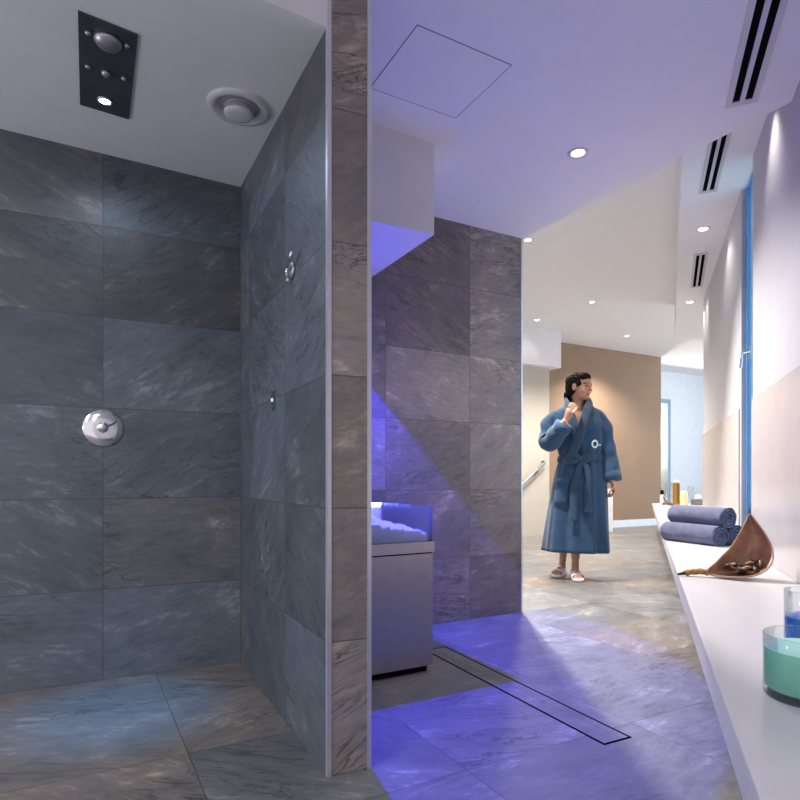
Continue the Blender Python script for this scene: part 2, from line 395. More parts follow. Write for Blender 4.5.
mb = MB(); mb.prism([xy(k0), xy(k0 - GU * 1.7), xy(k0 - GU * 1.7 + GV * 0.6), xy(k0 + GV * 0.6)], 2.49, 3.05); struct('wall_bulkhead', mb, 'white')
p1 = b1 + GV * 0.9
ds = 1.42
mb = MB(); d0 = p1 + GU * 0.50; d1 = p1 + GU * (ds - 0.06)
mb.prism([xy(d1), xy(p1 + GU * 5), xy(p1 + GU * 5 + GV * 0.15), xy(d1 + GV * 0.15)], 0, 3.05); struct('wall_blue', mb, 'bluewall')
mb = MB(); mb.prism([xy(d0 - GU * 0.6), xy(d1), xy(d1 + GV * 0.15), xy(d0 - GU * 0.6 + GV * 0.15)], 2.44, 3.05); struct('wall_blue_lintel', mb, 'bluewall')
mb = MB()
mb.prism([xy(d1 - GV * 0.02), xy(d1 + GU * 0.09 - GV * 0.02), xy(d1 + GU * 0.09 + GV * 0.16), xy(d1 + GV * 0.16)], 0, 2.47)
mb.prism([xy(d0 - GV * 0.02), xy(d1 - GV * 0.02), xy(d1 + GV * 0.16), xy(d0 + GV * 0.16)], 2.38, 2.47)
struct('door_1', mb, 'doorframe')
dw = d0 + GV * 0.9
mb = MB(); mb.prism([xy(dw - GU * 1.2), xy(dw + GU * 2), xy(dw + GU * 2 + GV * 0.1), xy(dw - GU * 1.2 + GV * 0.1)], 0, 3.05); struct('wall_doorway', mb, 'cream')

# ------------------------------------------------------------------ bench
bo = Vector((0.146, 0, 0))
def bx(Y, dc): return (0.146 + dc + 0.41 * Y, Y)
bench = thing('bench', 'long white cantilevered bench under the glossy wall panel', 'bench', (bx(1.5, 0)[0], 1.5, 0.345))
O = Vector((bx(1.5, 0)[0], 1.5, 0.345))
lo = lambda p: (p[0] - O.x, p[1] - O.y)
DB = 0.447
mb = MB(); mb.prism([lo(p) for p in (bx(-0.9, 0), bx(9.42, 0), bx(9.42, 1.2), bx(5.9, 1.2), bx(5.9, DB), bx(-0.9, DB))], 0.082, 0.105)
mb.bevel(0.003, 2); obj('bench_top', mb, 'bench', bench)
mb = MB(); mb.prism([lo(p) for p in (bx(-0.88, 0.012), bx(9.40, 0.012), bx(9.40, 0.06), bx(-0.88, 0.06))], 0.0, 0.083); obj('apron', mb, 'bench', bench)
for Y in (0.2, 2.2, 4.4): mb = MB(); mb.prism([lo(p) for p in (bx(Y, 0.15), bx(Y + 0.05, 0.15), bx(Y + 0.05, DB), bx(Y, DB))], -0.345, 0.083); obj('bench_support', mb, 'bench', bench)
for Y in (6.6, 9.0): mb = MB(); mb.prism([lo(p) for p in (bx(Y, 0.15), bx(Y + 0.05, 0.15), bx(Y + 0.05, 1.1), bx(Y, 1.1))], -0.345, 0.083); obj('bench_support', mb, 'bench', bench)
BT = 0.45

# ------------------------------------------------------------------ ice fountain under the white box
IP = Vector((0.145, 2.607, 0))
ag = atan2(GU.y, GU.x)
ice = thing('ice_fountain', 'brushed steel ice fountain glowing blue below the white ceiling box', 'ice fountain', (IP.x, IP.y, 0), ag)
IW, ID = 0.47, 0.50      # local x from -IW to 0, local y from 0 to ID (GV)
mb = MB(); mb.box(-IW + 0.02, -0.02, 0.02, ID - 0.02, 0, 0.03); obj('plinth', mb, 'black', ice)
mb = MB(); mb.box(-IW, 0, 0, ID, 0.028, 0.519); mb.bevel(0.003, 2); obj('pedestal', mb, 'steel', ice)
mb = MB(); mb.box(-IW + 0.004, -0.004, 0.004, ID - 0.004, 0.519, 0.525); obj('shadow_gap', mb, 'black', ice)
mb = MB()
for x0, x1, y0, y1 in ((-IW, 0.006, -0.004, 0.03), (-IW, 0.006, ID - 0.03, ID), (-IW, -IW + 0.03, 0.03, ID - 0.03), (-0.024, 0.006, 0.03, ID - 0.03)):
    mb.box(x0, x1, y0, y1, 0.525, 0.572)
mb.box(-IW + 0.02, -0.02, 0.02, ID - 0.02, 0.525, 0.545); obj('rim_band', mb, 'steel', ice)
mb = MB(); t_ = 0.012
for x0, x1, y0, y1 in ((-IW + 0.004, 0, 0, t_), (-IW + 0.004, 0, ID - t_, ID), (-IW + 0.004, -IW + 0.004 + t_, t_, ID - t_), (-t_, 0, t_, ID - t_)):
    mb.box(x0, x1, y0, y1, 0.572, 0.727)
obj('basin_wall', mb, 'acrylic', ice)
mb = MB(); mb.box(-IW + 0.02, -0.014, ID - 0.018, ID - 0.013, 0.572, 0.722); mb.box(-IW + 0.017, -IW + 0.020, 0.02, ID - 0.018, 0.572, 0.722); obj('basin_liner', mb, 'plinth', ice)
mb = MB(); mb.box(-IW + 0.03, -0.016, ID - 0.026, ID - 0.018, 0.712, 0.724); obj('light_strip', mb, 'led', ice)
# crushed ice heap (nobody could count it)
mb = MB(); rows = []
nx, ny = 44, 40
for j in range(ny + 1):
    row = []
    for i in range(nx + 1):
        x = -IW + 0.022 + (IW - 0.042) * i / nx; y = 0.022 + (ID - 0.044) * j / ny
        h = 0.045 + 0.150 * exp(-(((x + 0.36) / 0.17) ** 2 + ((y - 0.2) / 0.2) ** 2)) + 0.03 * exp(-(((x + 0.12) / 0.10) ** 2 + ((y - 0.1) / 0.1) ** 2))
        h += 0.012 * noise.noise(Vector((x * 40, y * 40, 1))) + 0.010 * noise.noise(Vector((x * 90, y * 90, 4)))
        row.append(Vector((x, y, 0.552 + max(h, 0.004))))
    rows.append(row)
mb.grid(rows)
edge = rows[0] + [r[-1] for r in rows[1:]] + rows[-1][-2::-1] + [r[0] for r in rows[-2:0:-1]]
mb.grid([edge, [Vector((p.x, p.y, 0.546)) for p in edge]], True, False, True)
o = obj('crushed_ice', mb, 'ice'); o.location = (IP.x, IP.y, 0); o.rotation_euler = (0, 0, ag)
tag(o, 'heap of white crushed ice in the blue lit basin', 'ice', kind='stuff')
# the white box hanging from the ceiling over it
BX = Vector((0.155, 2.69, 0))
wd = (S0 - BX).dot(GV)
mb = MB(); mb.prism([xy(BX), xy(BX - GU * 0.62), xy(BX - GU * 0.62 + GV * wd), xy(BX + GV * wd)], 1.955, 2.37); struct('ceiling_box', mb, 'white')

# ------------------------------------------------------------------ ceiling fittings
def downlight(px, py, z, label, group, r=0.042):
    p = fl(px, py, z)
    t = thing('downlight', label, 'ceiling light', (p.x, p.y, z), 0, group)
    mb = MB(); mb.lathe([(r * 0.72, -0.001), (r, -0.006), (r * 1.12, -0.004), (r * 1.15, 0.0), (r * 0.72, 0.0)], 28, cap0=False, cap1=False); obj('trim_ring', mb, 'whiteplastic', t)
    mb = MB(); mb.lathe([(0.0005, -0.003), (r * 0.5, -0.0025), (r * 0.74, -0.001), (r * 0.74, 0.0)], 24, cap0=False); obj('lens', mb, 'lens', t)
    return p
LIGHTS = []
def spot(p, e, ang=110, blend=0.6, col=(1, 0.94, 0.86), d=(0, 0, -1), size=0.03, name='lamp'):
    L = bpy.data.lights.new(name, 'SPOT'); L.energy = e; L.spot_size = radians(ang); L.spot_blend = blend; L.color = col; L.shadow_soft_size = size
    o = bpy.data.objects.new(name, L); COL.objects.link(o); o.location = p
    o.rotation_euler = Vector(d).to_track_quat('-Z', 'Y').to_euler(); return o
hd = lambda: None
G1 = 'ceiling downlights'
p = downlight(578, 153, 2.37, 'bright round downlight in the lavender low ceiling', G1); spot((p.x, p.y, 2.355), 34, 120)
ZH = 3.045
for px, py, z, lab, e in ((528, 240, ZH, 'small downlight at the slate wall corner under the low ceiling edge', 110),
                          (537, 320, ZH, 'small downlight above the white bulkhead', 5),
                          (592, 302, ZH, 'small downlight in the middle of the cream hall ceiling', 430),
                          (627, 336, ZH, 'small downlight before the end of the cream hall ceiling by the taupe wall', 380),
                          (703, 229, 2.60, 'downlight between the two slot vents of the corridor ceiling', 10),
                          (690, 302, 2.60, 'downlight beyond the last slot vent of the corridor ceiling', 12)):
    p = downlight(px, py, z, lab, G1); spot((p.x, p.y, z - 0.012), e, 125)
p = downlight(613, 351.3, ZH, 'wall washer downlight close to the top of the taupe wall', G1)
spot((p.x, p.y, ZH - 0.012), 70, 80, 0.9, (1, 0.93, 0.82), (0.1, 0.25, -1))

def slot_vent(pa, pb, wdt, label):
    c = (pa + pb) / 2; d = pb - pa; L = d.length / 2
    t = thing('slot_vent', label, 'ceiling vent', c, atan2(d.y, d.x), 'black slot vents in the ceiling')
    h = wdt / 2; mb = MB()
    s = h * 0.62; g = h * 0.16
    for y0, y1 in ((-h, -s), (-g, g), (s, h)): mb.box(-L, L, y0, y1, -0.006, 0)
    for x0, x1 in ((-L, -L + 0.03), (L - 0.03, L)):
        for y0, y1 in ((-s, -g), (g, s)): mb.box(x0, x1, y0, y1, -0.006, 0)
    obj('vent_frame', mb, 'ventframe', t)
    for y0, y1 in ((-s, -g), (g, s)):
        mb = MB(); mb.box(-L + 0.03, L - 0.03, y0, y1, -0.002, 0); obj('slot', mb, 'black', t)
a = fl(741, 104, 2.37); slot_vent(a, a - Vector((WD.x, WD.y, 0)) * 1.1, 0.115, 'slot vent in the lavender low ceiling, nearest to the camera')
b = fl(707.5, 192, 2.60); slot_vent(b, b - Vector((WD.x, WD.y, 0)) * 0.85, 0.10, 'slot vent in the corridor ceiling just past the low ceiling edge')
slot_vent(fl(701.0, 253, 2.60), fl(696.5, 287, 2.60), 0.10, 'slot vent deepest in the corridor ceiling, shortest to the eye')

hp = [fl(419, 23, 2.37), fl(511, 66, 2.37), fl(451, 122, 2.37), fl(373, 83, 2.37)]
hc = sum(hp, Vector()) / 4
hw, hh = ((hp[1] - hp[0]).length + (hp[2] - hp[3]).length) / 4, ((hp[2] - hp[1]).length + (hp[3] - hp[0]).length) / 4
t = thing('ceiling_hatch', 'square flush access hatch in the lavender ceiling', 'access hatch', (hc.x, hc.y, 2.37), ag)
mb = MB()
for x0, x1, y0, y1 in ((-hw, hw, -hh, -hh + 0.004), (-hw, hw, hh - 0.004, hh), (-hw, -hw + 0.004, -hh + 0.004, hh - 0.004), (hw - 0.004, hw, -hh + 0.004, hh - 0.004)): mb.box(x0, x1, y0, y1, -0.0015, 0)
obj('shadow_gap', mb, 'gapgrey', t)
mb = MB(); mb.box(-hw + 0.004, hw - 0.004, -hh + 0.004, hh - 0.004, -0.0015, 0); obj('hatch_panel', mb, 'ceil', t)

# shower ceiling: rain shower plate and round air valve, tilted with the ceiling
cn = -(nn.normalized()) if nn.z > 0 else nn.normalized()     # pointing down
pp = [unz(78, 10, zc), unz(138, 34, zc), unz(129, 118, zc), unz(80, 103, zc)]
pc = sum(pp, Vector()) / 4
ex = ((pp[1] - pp[0]) + (pp[2] - pp[3])).normalized(); ey = ((pp[3] - pp[0]) + (pp[2] - pp[1]))
PW, PH = ((pp[1] - pp[0]).length + (pp[2] - pp[3]).length) / 4, ey.length / 4
fm = frame(pc, ex, cn)                                     # local z points down into the shower, local y towards +-ey
sg = 1 if (fm.to_3x3() @ Vector((0, 1, 0))).dot(ey) > 0 else -1
t = thing('rain_shower', 'black rain shower plate with a lit lamp in the grey shower ceiling', 'shower head'); t.matrix_world = fm
def pl(px, py): return fm.inverted() @ unz(px, py, zc)
mb = MB(); mb.prism([xy(fm.inverted() @ q) for q in pp], 0, 0.006); obj('plate', mb, 'blackplate', t)
c = pl(108, 38)
mb = MB(); mb.lathe([(0.040, 0.006), (0.038, 0.015), (0.030, 0.025), (0.016, 0.031), (0.001, 0.033)], 32, (c.x, c.y, 0)); obj('rain_head', mb, 'steel', t)
for px, py in ((88, 30), (127, 43), (88, 64), (106, 70), (124, 76)):
    c = pl(px, py); r = 0.015 if px == 106 else 0.009
    mb = MB(); mb.lathe([(r, 0.006), (r * 0.9, 0.006 + r * 0.6), (r * 0.5, 0.006 + r), (0.001, 0.006 + r * 1.1)], 18, (c.x, c.y, 0)); obj('nozzle', mb, 'steel', t)
c = pl(105, 99)
mb = MB(); mb.lathe([(0.026, 0.006), (0.026, 0.010), (0.019, 0.010), (0.019, 0.006)], 24, (c.x, c.y, 0), cap0=False, cap1=False); obj('lamp_bezel', mb, 'steel', t)
mb = MB(); mb.lathe([(0.019, 0.006), (0.018, 0.0085), (0.001, 0.009)], 24, (c.x, c.y, 0)); obj('lamp_lens', mb, 'lensblue', t)
lp = fm @ Vector((c.x, c.y, 0.02))
spot(lp, 170, 25, 1.0, (0.03, 0.38, 1.0), (0.0, 0.03, -1), 0.05, name='shower_lamp')
spot(lp, 6, 168, 0.5, (0.62, 0.80, 1.0), (0, 0, -1), 0.03, name='shower_lamp')
vc = unz(239, 107, zc); r0 = 31 / F * (vc.y) * 1.0
t = thing('air_valve', 'round grey ceiling air valve in the shower', 'vent'); t.matrix_world = frame(vc, ex, cn)
mb = MB(); mb.lathe([(r0, 0), (r0 * 0.98, 0.008), (r0 * 0.80, 0.012), (r0 * 0.72, 0.006), (r0 * 0.66, 0.001)], 40, cap0=False, cap1=False); obj('ring', mb, 'vent', t)
mb = MB(); mb.lathe([(r0 * 0.66, 0.001), (r0 * 0.60, 0.003), (r0 * 0.50, 0.004)], 40, cap0=False, cap1=False); obj('inner_cone', mb, 'gapgrey', t)
mb = MB(); mb.lathe([(r0 * 0.40, 0.001), (r0 * 0.42, 0.020), (r0 * 0.47, 0.022), (r0 * 0.45, 0.030), (r0 * 0.30, 0.034), (0.001, 0.035)], 40); obj('disc', mb, 'vent', t)

# shower mixer on the back wall
def on_line(px, py, p0, d):
    k = (px - 400) / F; tt = (k * p0.y - p0.x) / (d.x - k * d.y); q = p0 + d * tt
    return Vector((q.x, q.y, H + (HZ - py) / F * q.y))
vp = on_line(103, 428, C0, PB); vn = Vector((PB.y, -PB.x, 0)); vn = vn if vn.y < 0 else -vn
t = thing('shower_valve', 'round chrome shower mixer on the slate back wall', 'shower mixer'); t.matrix_world = frame(vp, -PB, vn)   # local z out of the wall
R = 0.078
mb = MB(); mb.lathe([(R, 0), (R, 0.004), (R * 0.94, 0.008), (R * 0.5, 0.011), (R * 0.28, 0.012)], 48, cap0=True); obj('escutcheon', mb, 'chrome', t)
mb = MB(); mb.lathe([(0.022, 0.011), (0.022, 0.045), (0.020, 0.050), (0.001, 0.051)], 28); obj('knob', mb, 'chrome', t)
mb = MB(); mb.tube([(0.012, 0.006, 0.036), (0.034, 0.018, 0.037), (0.052, 0.028, 0.040)], [0.006, 0.005, 0.0045], 10); obj('lever', mb, 'steel', t)
# hook and sensor on the partition
pn = Vector((-PV.y, PV.x, 0)); pn = pn if pn.x < 0 else -pn
def hook_thing(name, label, cat, px, py):
    q = on_line(px, py, FR, PV); t = thing(name, label, cat); t.matrix_world = frame(q, -PV, pn); return t
t = hook_thing('robe_hook', 'small chrome wall hook with two rounded ends high on the shower partition', 'hook', 293, 270)
mb = MB(); mb.lathe([(0.027, 0), (0.027, 0.006), (0.02, 0.010), (0.001, 0.011)], 24); obj('rosette', mb, 'steel', t)
mb = MB(); mb.tube([(0, 0, 0.008), (0.01, 0.004, 0.022), (0.05, 0.02, 0.026), (0.085, 0.03, 0.024)], [0.007, 0.006, 0.006, 0.007], 10); obj('arm', mb, 'chrome', t)
mb = MB(); mb.tube([(-0.012, 0.02, 0.009), (-0.022, 0.0, 0.016), (-0.016, -0.03, 0.016), (-0.004, -0.034, 0.018)], 0.005, 10); obj('hook_loop', mb, 'chrome', t)
t = hook_thing('sensor_button', 'dark sensor strip with a green light on the shower partition', 'sensor', 274, 400)
mb = MB(); mb.box(-0.018, 0.018, -0.035, 0.035, 0, 0.006); mb.bevel(0.003, 2); obj('plate', mb, 'blackplate', t)
mb = MB(); mb.lathe([(0.006, 0.006), (0.005, 0.010), (0.001, 0.0105)], 14); obj('indicator_light', mb, 'green', t)

# ------------------------------------------------------------------ linear floor drain
dq = [fl(437, 645), fl(434, 652), fl(609, 744), fl(627, 739)]
dc = sum(dq, Vector()) / 4; dl = ((dq[3] - dq[0]).length + (dq[2] - dq[1]).length) / 4; dwid = 0.062
dd = (dq[0] - dq[3]).normalized()
t = thing('floor_drain', 'long narrow tiled floor drain with dark slots in front of the ice fountain', 'drain', (dc.x, dc.y, 0), atan2(dd.y, dd.x))
mb = MB(); s_ = 0.009
for x0, x1, y0, y1 in ((-dl, dl, -dwid, -dwid + s_), (-dl, dl, dwid - s_, dwid), (-dl, -dl + s_, -dwid + s_, dwid - s_), (dl - s_, dl, -dwid + s_, dwid - s_)): mb.box(x0, x1, y0, y1, 0.0, 0.0012)
obj('slot', mb, 'black', t)
mb = MB(); mb.box(-dl + s_, dl - s_, -dwid + s_, dwid - s_, 0, 0.001); o = obj('cover', mb, 'sl_floor', t)
me = o.data; uvl = me.uv_layers.new(name='UVMap'); RM = Matrix.Rotation(atan2(dd.y, dd.x), 4, 'Z'); 
for lp_ in me.loops:
    co = RM @ me.vertices[lp_.vertex_index].co + dc; uvl.data[lp_.index].uv = (co.dot(GU) + 0.13, co.dot(GV) + 0.31)

# ------------------------------------------------------------------ hall: handrail, plinth
O2 = cw - GU * 0.40
t = thing('handrail', 'sloping steel handrail on the cream wall beyond the slate corner', 'handrail', (O2.x, O2.y, 0))
outw = -GV * 0.07
ra = cw - GU * 0.14 + outw + ZUP * 1.088 - O2; rb = cw - GU * 1.6 + outw + ZUP * (1.088 - 1.46 * 0.72) - O2
mb = MB(); mb.tube([ra - outw * 0.9, ra, rb], 0.021, 14); obj('rail', mb, 'rail', t)
for f in (0.10, 0.6):
    c = ra.lerp(rb, f); mb = MB(); mb.tube([c, c - ZUP * 0.05, c - ZUP * 0.07 - outw], 0.009, 10); mb.lathe([(0.03, 0), (0.03, 0.006), (0.001, 0.007)], 18, M4=frame(c - ZUP * 0.07 - outw, ZUP, -GV)); obj('bracket', mb, 'rail', t)
mb = MB(); mb.box(-0.38, 0, 0, 0.36, 0, 0.68); mb.bevel(0.02, 3)
q = fl(613.5, 533); o = obj('plinth', mb, 'plinth'); o.location = q; o.rotation_euler = (0, 0, ag - 0.1)
tag(o, 'white plinth on the hall floor half hidden behind the robed woman', 'plinth')

# ------------------------------------------------------------------ rolled towels
def towel_mesh(seed, L=0.40, r=0.061):
    mb = MB(); n = 72; rows = []
    prof = lambda k: 1 + 0.02 * sin(3 * k + seed) + 0.02 * noise.noise(Vector((cos(k) * 1.3, sin(k) * 1.3, seed)))
    def ring(x, rad, sc):
        row = []
        for k in range(n):
            th = 2 * pi * k / n
            step = 0.055 * (1 - ((th - 0.9) % (2 * pi)) / (2 * pi))        # outer end of the cloth lies on the roll
            bulge = 0.05 * noise.noise(Vector((x * 9, cos(th) * 1.6, sin(th) * 1.6 + seed)))
            q = rad * prof(th) * (1 + (step + bulge) * sc)
            z = q * sin(th) * 0.96
            row.append(Vector((x, q * cos(th) * 1.05, max(z, -0.057) )))
        return row
    def cap(x0, sg):
        out = []
        for i in range(34):
            f = 1 - i / 33 * 0.985
            row = ring(x0, r * f, 1 if i == 0 else 0.9)
            if i:
                for k, p in enumerate(row):
                    th = 2 * pi * k / n
                    ph = (f * 3.6 + th / (2 * pi) + 0.25 * noise.noise(Vector((p.y * 30, p.z * 30, seed)))) % 1.0
                    gro = max(0.0, 1 - abs(ph - 0.5) / 0.30)
                    p.x -= sg * (0.030 * gro ** 1.1 + 0.007 * (1 - f) - (0.004 if i > 1 else 0))
                    p.x += sg * 0.006 * noise.noise(Vector((p.y * 40, p.z * 40, seed + 5)))
            out.append(row)
        return out
    c0 = cap(-L / 2, -1); c1 = cap(L / 2, 1)
    body = [ring(-L / 2 + L * i / 26, r * (1 - 0.05 * (abs(i - 13) / 13) ** 8), 1) for i in range(1, 26)]
    mb.grid(c0[::-1] + body + c1, True, True, True)
    return mb
adir = Vector((-0.36, 0.933, 0)).normalized(); side = Vector((0.933, 0.36, 0))
base = Vector((1.875, 3.48, 0))
ctr = base + adir * 0.185
for (off, z, lab, sd, dx) in ((Vector((0, 0, 0)), BT + 0.0572, 'slate blue rolled towel under the other, at the open edge of the bench', 1.0, 0.0),
                              (side * 0.128, BT + 0.0572, 'slate blue rolled towel lying behind, mostly hidden by the brown leaf bowl', 3.3, 0.03),
                              (side * 0.062, BT + 0.163, 'slate blue rolled towel on top of the other two', 5.1, 0.015)):
    o = obj('rolled_towel', towel_mesh(sd), 'towel'); p = ctr + off - adir * 0.0
    o.location = (p.x, p.y, z); o.rotation_euler = (0, 0, atan2(-adir.y, -adir.x))
    tag(o, lab, 'towel', 'rolled towels on the bench')

# ------------------------------------------------------------------ leaf bowl with dried pods
LP = fl(738, 578, BT); sc = LP.y / F * 0.96
vd = Vector((LP.x, LP.y, 0)).normalized(); rd = Vector((vd.y, -vd.x, 0))
leaf = thing('leaf_bowl', 'brown dried palm leaf bowl with an upright pointed tip', 'leaf bowl', (LP.x, LP.y, BT), atan2(rd.y, rd.x))
# local x = to the side, y = away from the viewer, z up
Lc = [(-30, -0.03, 6), (-22, -0.01, 13), (-14, 0.02, 22), (-5, 0.05, 33), (3, 0.085, 48), (8, 0.115, 59), (11, 0.125, 66)]
Rc = [(-30, -0.035, 4), (-18, -0.055, 2.5), (0, -0.07, 3.5), (17, -0.06, 7), (28.5, -0.02, 16), (31, 0.03, 29), (26, 0.075, 43), (18, 0.105, 56), (11, 0.126, 66)]
def resamp(c, n):
    s = smooth_pts(c, 12); out = []
    for i in range(n + 1):
        f = i / n * (len(s) - 1); a = int(min(f, len(s) - 2)); out.append(tuple(x + (y - x) * (f - a) for x, y in zip(s[a], s[a + 1])))
    return [Vector((p[0] * sc * 1.0, p[1], p[2] * sc)) for p in out]
NL = 40; Ls = resamp(Lc, NL); Rs = resamp(Rc, NL)
def leafpt(i, f):
    a, b = Ls[i], Rs[i]; p = a.lerp(b, f); k = 4 * f * (1 - f)
    wdt = (b - a).length
    bul = Vector((-0.06, 0.95, -0.55)).normalized() * (wdt * 0.42 * k)
    p = p + bul
    p.z = max(p.z, 0.006 + 0.004 * (1 - k)); return p
rows = [[leafpt(i, j / 22) for j in range(23)] for i in range(NL + 1)]
mb = MB(); mb.grid(rows)
o = obj('bowl', mb, 'leaf', leaf); md = o.modifiers.new('thick', 'SOLIDIFY'); md.thickness = 0.005; md.offset = 0
mb = MB(); mb.tube([r[-1] for r in rows], 0.0036, 8); mb.tube([r[0] for r in rows], 0.003, 8); obj('rim', mb, 'leafrim', leaf)
tipp = rows[-1][-1]
mb = MB(); mb.tube([tipp - ZUP * 0.01, tipp + Vector((0.0, 0.002, 0.012)), tipp + Vector((-0.003, 0.002, 0.024))], [0.006, 0.003, 0.001], 8); obj('tip', mb, 'stemtip', leaf)
sp_ = smooth_pts([(-27 * sc, -0.033, 0.018), (-34 * sc, -0.034, 0.021), (-42 * sc, -0.040, 0.017), (-49 * sc, -0.050, 0.012)], 6)
mb = MB(); mb.tube(sp_, [0.0125 + 0.0012 * sin(i * 1.3) - 0.0001 * i for i in range(len(sp_))], 12, fold=lambda f, th: 0.25 * noise.noise(Vector((f * 9, cos(th) * 1.5, sin(th) * 1.5)))); obj('stem', mb, 'stem', leaf)
mb = MB(); mb.tube([sp_[-1], (-53 * sc, -0.053, 0.008), (-56 * sc, -0.057, 0.006)], [0.0075, 0.006, 0.004], 10); obj('stem_end', mb, 'stemtip', leaf)
Mz = Matrix.Translation(LP) @ Matrix.Rotation(atan2(rd.y, rd.x), 4, 'Z')
rng = random.Random(3)
pods = []
for k in range(28):
    i = rng.randint(10, 18); f = rng.uniform(0.52, 0.88)
    p = leafpt(i, f) + Vector((rng.uniform(-0.006, 0.006), -0.006, 0.012 + 0.011 * (k // 8)))
    mb = MB(); L = rng.uniform(0.020, 0.034); w_ = rng.uniform(0.0045, 0.0078)
    cv = rng.uniform(-0.5, 0.5)
    pts = [(L * (s / 4 - 1) , 0, cv * L * ((s / 4 - 1) ** 2)) for s in range(9)]
    mb.tube(pts, [w_ * max(0.18, sqrt(max(0, 1 - ((s / 4 - 1) ** 2) * 0.97))) for s in range(9)], 9, fold=lambda f, th: 0.40 * sin(2 * th + f * 3) + 0.2 * noise.noise(Vector((f * 5, th, k))))
    o = obj('dried_pod', mb, 'pod' if k % 3 else 'pod2')
    o.location = Mz @ p; o.rotation_euler = (rng.uniform(-0.5, 0.5), rng.uniform(-0.5, 0.5), rng.uniform(0, pi))
    tag(o, 'small %s dried pod piled in the brown leaf bowl' % ('dark brown' if k % 3 else 'tan'), 'dried pod', 'dried pods in the leaf bowl')

# ------------------------------------------------------------------ glass candle and jar of salt
def jar(t, R, h, wall=0.0028, bot=0.014):
    mb = MB(); mb.lathe([(R * 0.6, 0.0), (R - 0.004, 0.0), (R, 0.004), (R, h - 0.002), (R - wall / 2, h), (R - wall, h - 0.002), (R - wall, bot + 0.004), (R - wall - 0.004, bot), (R * 0.4, bot - 0.001)], 56)
    return obj('glass_jar', mb, 'glass', t)
cp = fl(811.5, 698, BT)
t = thing('candle', 'round sea green candle in a clear glass tumbler at the front of the bench', 'candle', cp)
jar(t, 0.076, 0.114)
mb = MB(); mb.lathe([(0.01, 0.0135), (0.068, 0.0135), (0.0736, 0.018), (0.0736, 0.088)], 48, cap1=False); obj('wax', mb, 'wax', t)
mb = MB(); mb.lathe([(0.0736, 0.088), (0.070, 0.0905), (0.05, 0.091), (0.001, 0.091)], 48, cap0=False); obj('wax_surface', mb, 'waxtop', t)
mb = MB(); mb.tube([(0, 0, 0.09), (0.001, 0, 0.10)], 0.0015, 8); obj('wick', mb, 'stemtip', t)
sp2 = fl(813.5, 651, BT)
t = thing('salt_jar', 'clear glass tumbler of blue salt standing behind the green candle', 'jar', sp2)
jar(t, 0.058, 0.140)
mb = MB(); n = 40; rows = []
for i in range(9):
    z = 0.0155 + 0.062 * i / 8; rows.append([Vector((0.0556 * cos(2 * pi * k / n), 0.0556 * sin(2 * pi * k / n), z)) for k in range(n)])
for i in range(1, 12):
    r = 0.0556 * (1 - i / 11.2)
    rows.append([Vector((r * cos(2 * pi * k / n), r * sin(2 * pi * k / n), 0.0775 + 0.006 * noise.noise(Vector((r * 90 * cos(2 * pi * k / n), r * 90 * sin(2 * pi * k / n), 2))) + 0.012 * (i / 11))) for k in range(n)])
mb.grid(rows, True, True, True); o = obj('bath_salt', mb, 'salt'); o.location = sp2; tag(o, 'coarse blue bath salt filling the glass jar', 'bath salt', kind='stuff')

# ------------------------------------------------------------------ small things at the far end of the bench
def at(px, Y): return Vector(((px - 400) / F * Y, Y, BT))
t = thing('bottle', 'small white bottle with a dark cap at the far bench end', 'bottle', at(662.0, 8.9))
mb = MB(); mb.lathe([(0.026, 0), (0.028, 0.004), (0.028, 0.13), (0.018, 0.15), (0.014, 0.16)], 20); obj('bottle_body', mb, 'slipper', t)
mb = MB(); mb.lathe([(0.022, 0.155), (0.024, 0.16), (0.024, 0.215), (0.001, 0.22)], 18); obj('cap', mb, 'black', t)
t = thing('amber_bottle', 'tall amber glass bottle with a pale stopper beside the ivory candle', 'bottle', at(676.2, 8.9))
mb = MB(); mb.lathe([(0.045, 0), (0.050, 0.006), (0.050, 0.30), (0.046, 0.32), (0.03, 0.325)], 24); obj('bottle_body', mb, 'amber', t)
mb = MB(); mb.lathe([(0.034, 0.325), (0.036, 0.345), (0.02, 0.37), (0.001, 0.372)], 20); obj('stopper', mb, 'plinth', t)
t = thing('pillar_candle', 'ivory pillar candle with a rounded top next to the amber bottle', 'candle', at(683.8, 8.6))
mb = MB(); mb.lathe([(0.052, 0), (0.054, 0.005), (0.054, 0.15), (0.045, 0.19), (0.02, 0.215), (0.001, 0.22)], 24); obj('wax', mb, 'ivory', t)
mb = MB(); mb.tube([(0, 0, 0.215), (0.002, 0, 0.24)], 0.003, 8); obj('wick', mb, 'stemtip', t)
t = thing('candle_holder', 'square grey candle holder with a round white candle', 'candle holder', at(698.0, 8.75))
mb = MB(); mb.box(-0.072, 0.072, -0.072, 0.072, 0, 0.085); mb.bevel(0.006, 2); obj('holder', mb, 'greybox', t)
mb = MB(); mb.lathe([(0.04, 0.085), (0.043, 0.09), (0.043, 0.12), (0.03, 0.15), (0.001, 0.158)], 22); obj('wax', mb, 'plinth', t)
for px, hgt, Y, lab in ((669.0, 0.33, 9.15, 'tall clear glass cylinder beside the dark capped bottle'), (690.5, 0.27, 9.1, 'clear glass cylinder between the ivory candle and the grey holder')):
    o = MB(); R = 0.045; o.lathe([(R, 0), (R, hgt), (R - 0.004, hgt), (R - 0.004, 0.012), (R * 0.5, 0.011)], 24); o = obj('glass_vase', o, 'thinglass'); o.location = at(px, Y); tag(o, lab, 'vase', 'glass vases at the far bench end')
